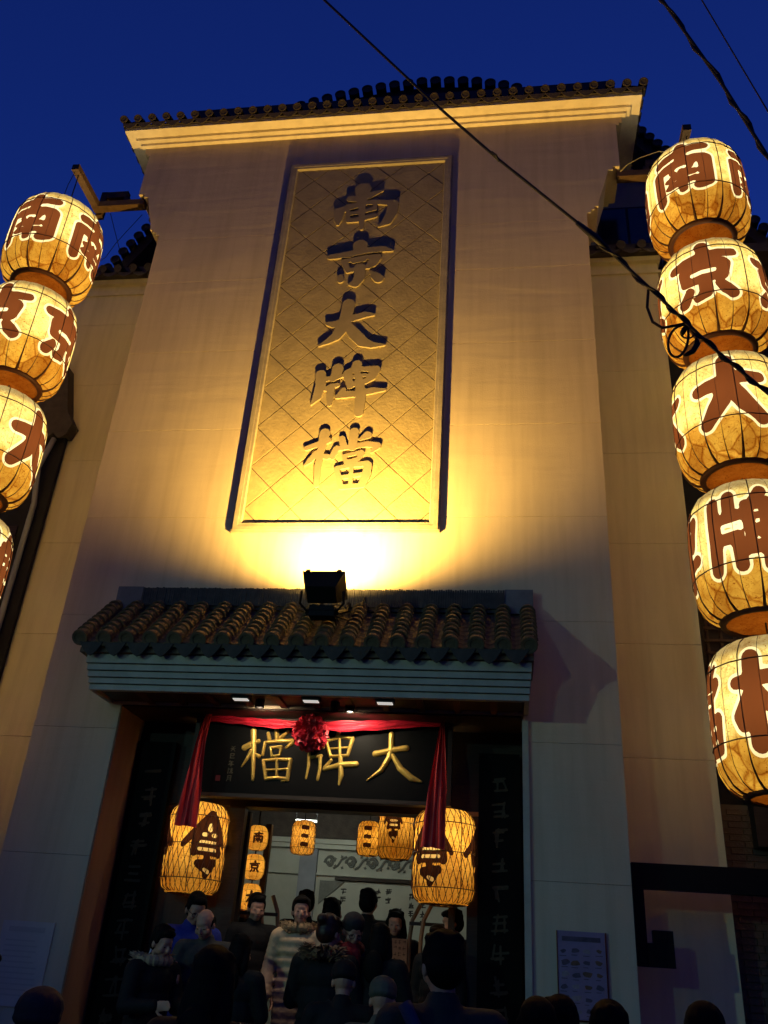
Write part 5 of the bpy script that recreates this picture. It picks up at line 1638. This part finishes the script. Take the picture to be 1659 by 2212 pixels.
    cp = [ell(B((0, 0.01, 1.28)), (0.205 - 0.020 * puffy, 0.140, 0.150), ln), ell(B((0, 0.01, 1.10)), (0.198 - 0.028 * puffy, 0.142, 0.20), ln), cone(B((-0.165, 0.01, 1.365)), B((0.165, 0.01, 1.365)), 0.078, 0.078), cone(B((0, 0.015, 1.38)), B((0, 0.01, 1.435)), 0.088, 0.078)]
    hem = coat_len
    zz = hem
    while zz < 1.02:
        cp.append(ell((0, 0.012, zz), (0.205 - 0.030 * puffy + 0.02 * (1.0 - zz), 0.15, 0.07)))
        zz += 0.05
    if puffy:
        z_ = hem + 0.02
        while z_ < 1.36:
            c_ = B((0, 0.01, z_))
            cp.append(ell(c_, (0.182 if z_ < 1.0 else 0.172 if z_ < 1.14 else 0.190, 0.148, 0.064), ln if z_ > 0.95 else None, (20, 8)))
            z_ += 0.080
    cme = fuse(cp + sleeve, vox * 1.25, 'coat', cm, 6 if puffy else 4)
    co = link('coat', cme, t)
    link('trousers', fuse(trs + [ell((0, 0.01, 0.90), (0.17, 0.118, 0.12))], vox * 1.5, 'trousers', M_TROUS, 3), t)
    link('shoes', fuse(feet, vox * 1.3, 'shoes', M_SHOE, 2), t)
    hmn = hairmat or M_HAIR
    hp = []
    if not hat or hair == 'long':
        if bald:
            hp = [eh((0, 0.060, 1.590), (0.080, 0.060, 0.070)), eh((0.068, 0.03, 1.585), (0.018, 0.055, 0.045)), eh((-0.068, 0.03, 1.585), (0.018, 0.055, 0.045))]
        else:
            hp = [eh((0, 0.030, 1.632), (0.089, 0.100, 0.092)), eh((0, 0.050, 1.580), (0.087, 0.078, 0.090)), eh((0, -0.050, 1.672), (0.062, 0.045, 0.030)), eh((0.074, 0.005, 1.610), (0.016, 0.040, 0.045)), eh((-0.074, 0.005, 1.610), (0.016, 0.040, 0.045))]
            for _ in range(10):
                a = random.uniform(0, 6.28)
                hp.append(eh((0.062 * math.cos(a), 0.03 + 0.07 * math.sin(a), 1.672 + random.uniform(-.02, .018)), (0.026, 0.026, 0.018)))
        if hair == 'long':
            for s in (-1, 1):
                hp += [cone(H((s * 0.070, 0.02, 1.60)), H((s * 0.088, 0.03, 1.46)), 0.036, 0.040), cone(H((s * 0.085, 0.03, 1.46)), B((s * 0.085, 0.07, 1.30)), 0.040, 0.030)]
            hp += [ell(H((0, 0.085, 1.50)), (0.085, 0.045, 0.13), ln @ hm), ell(B((0, 0.13, 1.36)), (0.095, 0.040, 0.13), ln)]
        if hair == 'bun':
            hp.append(eh((0, 0.12, 1.66), (0.045, 0.045, 0.042)))
        if hair == 'tail':
            hp += [cone(H((0, 0.11, 1.63)), H((0, 0.155, 1.56)), 0.030, 0.034), cone(H((0, 0.155, 1.56)), H((0.0, 0.15, 1.42)), 0.034, 0.015)]
        link('hair', fuse(hp, vox * 0.95, 'hair', hmn, 2), t)
    for s in (-1, 1):
        link('eye', MB().add(*eh((s * 0.031, -0.0835, 1.575), (0.0115, 0.0045, 0.0035))).mesh('eye', M_EYE, True), t)
    link('lips', MB().add(*eh((0, -0.0925, 1.519), (0.021, 0.006, 0.006))).mesh('lips', M_LIP, True), t)
    if hat:
        hh = [eh((0, 0.018, 1.645), (0.098, 0.112, 0.085)), eh((0, 0.022, 1.612), (0.099, 0.112, 0.045))]
        link('hat', fuse(hh, 0.012, 'hat', hat, 2), t)
    if glasses:
        gm = MB()
        for s in (-1, 1):
            pts = [H((s * 0.033 + 0.024 * math.cos(a), -0.100, 1.572 + 0.018 * math.sin(a))) for a in np.linspace(0, 6.28, 13)]
            gm.tube(pts, 0.0026, 4, False)
            gm.tube([H((s * 0.057, -0.098, 1.576)), H((s * 0.082, 0.01, 1.575))], 0.0024, 4)
        gm.tube([H((-0.010, -0.102, 1.575)), H((0.010, -0.102, 1.575))], 0.0026, 4)
        link('glasses', gm.mesh('glasses', M_BLACKM), t)
    if scarf:
        sp = []
        for q in range(14):
            a = 2 * math.pi * q / 14
            sp.append(ell(B((0.092 * math.cos(a), 0.01 + 0.092 * math.sin(a), 1.435 + 0.012 * math.sin(3 * a))), (0.042, 0.042, 0.048)))
        sp += [cone(B((0.03, -0.14, 1.40)), B((0.045, -0.172, 1.12)), 0.045, 0.040), cone(B((-0.02, -0.14, 1.40)), B((-0.01, -0.168, 1.22)), 0.042, 0.040)]
        link('scarf', fuse(sp, 0.012, 'scarf', scarf, 2), t)
    if fur:
        # ring of tufts round the hood edge
        fm = MB()
        for q in range(260):
            a = random.uniform(0, 6.283)
            rr = 0.125 + random.uniform(-0.02, 0.03)
            p = B((rr * math.cos(a) * 1.12, (0.035 if not hood else 0.06) + rr * math.sin(a) * 0.95, 1.435 + random.uniform(-.045, .05)))
            d = Vector((math.cos(a), math.sin(a), random.uniform(-.5, .8))).normalized()
            u = d.orthogonal().normalized() * 0.013
            w = d.cross(u).normalized() * 0.013
            fm.add([p - d * .02 + u, p - d * .02 - u * .5 + w, p - d * .02 - u * .5 - w, p + d * random.uniform(.028, .05)], [(0, 1, 3), (1, 2, 3), (2, 0, 3)])
        for q in range(18):
            a = 2 * math.pi * q / 18
            fm.add(*ell(B((0.128 * math.cos(a), 0.03 + 0.112 * math.sin(a), 1.435)), (0.045, 0.045, 0.045), n=(8, 6)))
        link('fur_trim', fm.mesh('fur_trim', fur), co)
    if stripes:
        for s in (-1,):
            for o_ in (-0.014, 0.014):
                sh, el, wr = B((s * 0.195, 0.01 + o_, 1.40)), B((s * 0.255, 0.03 + o_, 1.09)), B((s * 0.17, -0.27 + o_, 1.12))
                off = Vector((s * 0.075, 0, 0))
                link('sleeve_stripe', MB().tube([sh + off * 0.55 + Vector((0, 0, .02)), sh.lerp(el, .35) + off, el + off * .95], 0.006, 5).mesh('sleeve_stripe', cloth('white_braid', (0.6, 0.6, 0.66))), co)
    for c in t.children:
        pass
    t.scale = (k, k, k)
    t.rotation_euler = (0, 0, R(face))
    return t, wrists


C_BEIGE = cloth('beige_down_fabric', (0.60, 0.42, 0.24), 0.55)
C_BLACK = cloth('black_coat_fabric', (0.006, 0.006, 0.007))
C_NAVY = cloth('navy_jacket_fabric', (0.014, 0.018, 0.05))
C_BLUE = cloth('royal_blue_track_fabric', (0.015, 0.03, 0.26))
C_GREY = cloth('dark_grey_fabric', (0.018, 0.017, 0.017))
C_TWEED = cloth('mottled_grey_tweed', (0.06, 0.058, 0.05))
C_TEAL = cloth('grey_teal_fabric', (0.030, 0.034, 0.032))
C_OLIVE = cloth('olive_grey_fabric', (0.10, 0.10, 0.075))
C_PURPLE = cloth('dull_purple_fabric', (0.03, 0.018, 0.03))
C_RED = cloth('red_wool', (0.26, 0.010, 0.014))
F_BEIGE = cloth('beige_fur', (0.34, 0.22, 0.11))
F_CREAM = cloth('cream_fur', (0.42, 0.30, 0.18))
F_BROWN = cloth('brown_fur', (0.22, 0.13, 0.065))

FL = 0.6
wd, wrs = person('woman in a beige puffy down coat with fur collar facing out of the doorway', -1.80, 0.12, FL, 1.60, 4, C_BEIGE, 'tail', 0.58, True, 1, 12, 'mixed', fur=F_BEIGE)
person('man in glasses with blue track jacket and white sleeve stripes at the left door post', -2.74, 0.02, 0.45, 1.73, 28, C_BLUE, 'short', 0.74, False, 24, 10, 'hold', glasses=True, stripes=True)
person('balding man in dark tweed jacket looking down beside the blue jacketed man', -2.50, -0.25, 0.45, 1.60, 10, C_TWEED, 'short', 0.72, False, 26, -18, 'hold', bald=True)
person('girl in a dark coat with cream fur hood bending beside the blue jacket', -2.72, -0.75, 0.3, 1.58, 60, C_BLACK, 'short', 0.66, False, 20, 0, 'hold', fur=F_CREAM, hood=True)
person('person with brown hair and brown fur hood on a black coat, seen from behind', -1.44, -0.42, 0.3, 1.74, 172, C_BLACK, 'bun', 0.6, False, 8, -20, 'hold', fur=F_BROWN, hood=True, hairmat=M_HAIRB)
person('man in dark knit hat, glasses and red scarf at the centre of the crowd', -1.27, -0.30, 0.45, 1.62, 18, C_NAVY, 'short', 0.7, False, 22, 8, 'pocket', scarf=C_RED, hat=cloth('dark_knit', (0.02, 0.02, 0.022)), glasses=True)
person('dark haired person standing in the hall behind the beige coat', -2.06, 1.5, FL, 1.74, 190, C_BLACK, 'short', 0.7)
person('long haired woman silhouetted in the hall left of the tall man', -1.76, 1.45, FL, 1.68, 150, C_BLACK, 'long', 0.66)
person('tall man silhouetted against the pale hall wall', -1.41, 1.5, FL, 1.79, 175, C_BLACK, 'short', 0.7)
wb, wbw = person('long haired woman in black holding up a cardboard sign by the right door', -1.09, 1.25, FL, 1.60, 2, C_BLACK, 'long', 0.66, False, 10, 0, 'hold')
person('dark figure standing at the left door post below the small lanterns', -2.66, 1.35, FL, 1.66, 40, C_BLACK, 'short', 0.7)
person('person with a lit cheek at the right edge of the doorway', -0.50, 0.95, FL, 1.62, -50, C_BLACK, 'short', 0.7, False, 10, -25)
person('short person behind the right door handle', -0.62, 0.6, FL, 1.46, -20, C_BLACK, 'short', 0.7, False, 14)
person('person in an olive grey hooded coat seen from behind before the door', -0.80, -1.75, 0.0, 1.63, 178, C_OLIVE, 'short', 0.66, False, 14, 0, 'hold', hat=C_OLIVE)
person('dark coated person between the scarf wearer and the cardboard sign', -1.02, -0.35, 0.45, 1.55, 165, C_BLACK, 'long', 0.66, False, 10, 10, 'hold')
person('dark haired person half hidden behind the left door post', -2.38, 0.75, FL, 1.64, 30, C_BLACK, 'short', 0.7, False, 12)
person('person in black with a raised hood just left of the olive coat', -1.10, -1.5, 0.15, 1.56, 185, C_BLACK, 'short', 0.66, False, 12, 0, 'hold', hat=C_BLACK)
person('short dark person between the balding man and the beige coat', -2.12, -0.55, 0.3, 1.55, 170, C_BLACK, 'long', 0.66, False, 12, -10, 'hold')
# foreground, backs to the viewer
sg = 'people in the street with their backs to the viewer'
fgman, _ = person('tall man in a grey teal jacket with a blue bag strap, back to the viewer', -0.29, -3.6, 0, 1.85, 188, C_TEAL, 'short', 0.7, False, 4, 12, 'hold', group=sg)
link('bag_strap', MB().tube([(0.16, 0.11, 1.44), (0.05, 0.165, 1.25), (-0.12, 0.165, 1.0), (-0.2, 0.1, 0.86)], 0.028, 6).mesh('bag_strap', cloth('blue_webbing', (0.03, 0.04, 0.11)), True), fgman)
person('person in a bulky black coat with black hair at the lower left foreground', -1.27, -3.9, 0, 1.72, 176, C_BLACK, 'long', 0.66, False, 6, -8, 'hold', group=sg)
person('black haired person left of the pair below the food poster', 0.13, -3.5, 0, 1.61, 182, C_GREY, 'long', 0.7, group=sg)
person('black haired person right of the pair below the food poster', 0.255, -3.15, 0, 1.62, 170, C_NAVY, 'short', 0.7, group=sg)
person('black haired person directly beneath the lit edge of the food poster', 0.43, -3.6, 0, 1.62, 185, C_BLACK, 'short', 0.7, group=sg)
person('black haired person below the steel frame at the lower right', 0.83, -3.6, 0, 1.64, 178, C_GREY, 'short', 0.7, group=sg)
person('dark silhouette cut by the lower left edge of the picture', -2.02, -4.5, 0, 1.66, 175, C_BLACK, 'short', 0.7, group=sg)
person('person in a purple knit hat at the lower left corner', -1.75, -4.45, 0, 1.53, 182, C_PURPLE, 'short', 0.7, hat=C_PURPLE, group=sg)

# things held
cs = thing('cardboard_sign', 'brown cardboard sign with four rows of marker writing held up at the right door', 'sign', (-1.09, 0.93, 1.74))
part('board', MB().box(-1.245, -0.935, 0.945, 0.952, 1.735, 1.945), M_CARD, cs)
for i in range(4):
    for j in range(7):
        cx_, zc = -1.215 + j * 0.042, 1.915 - i * 0.050
        st = []
        for _ in range(2):
            zz = zc + random.uniform(-.014, .014)
            st.append([(cx_ - .013, zz, .0026), (cx_ + .013, zz + .002, .0028)])
        xx = cx_ + random.uniform(-.008, .008)
        st.append([(xx, zc + .016, .0026), (xx + random.uniform(-.006, .006), zc - .016, .0026)])
        relief(st, 0.945, 0.001, M_CARDINK, 'character', cs, n=14)
bag = thing('plastic_bag', 'crumpled pale plastic bag hanging from a hand in the crowd', 'bag', (-1.33, -0.75, 0.95))
v, f = [], []
for i in range(9):
    for j in range(18):
        a = 2 * math.pi * j / 18
        r = (0.03, 0.05, 0.09, 0.12, 0.135, 0.14, 0.13, 0.10, 0.03)[i] * (1 + 0.13 * math.sin(5 * a + i) + 0.08 * math.sin(9 * a - 2 * i))
        v.append((-1.33 + r * math.cos(a), -0.75 + 0.6 * r * math.sin(a), 1.34 - i * 0.045))
for i in range(8):
    for j in range(18):
        f.append((i * 18 + j, (i + 1) * 18 + j, (i + 1) * 18 + (j + 1) % 18, i * 18 + (j + 1) % 18))
part('sack', MB().add(v, f), mat('pale_plastic', (0.30, 0.30, 0.26), 0.35, noise=0.3, nscale=12, spec=0.5), bag, True)
part('carry_loop', MB().tube([(-1.36, -0.75, 1.33), (-1.37, -0.75, 1.42), (-1.33, -0.75, 1.46), (-1.29, -0.75, 1.42), (-1.30, -0.75, 1.33)], 0.006, 5), M_TROUS, bag, True)
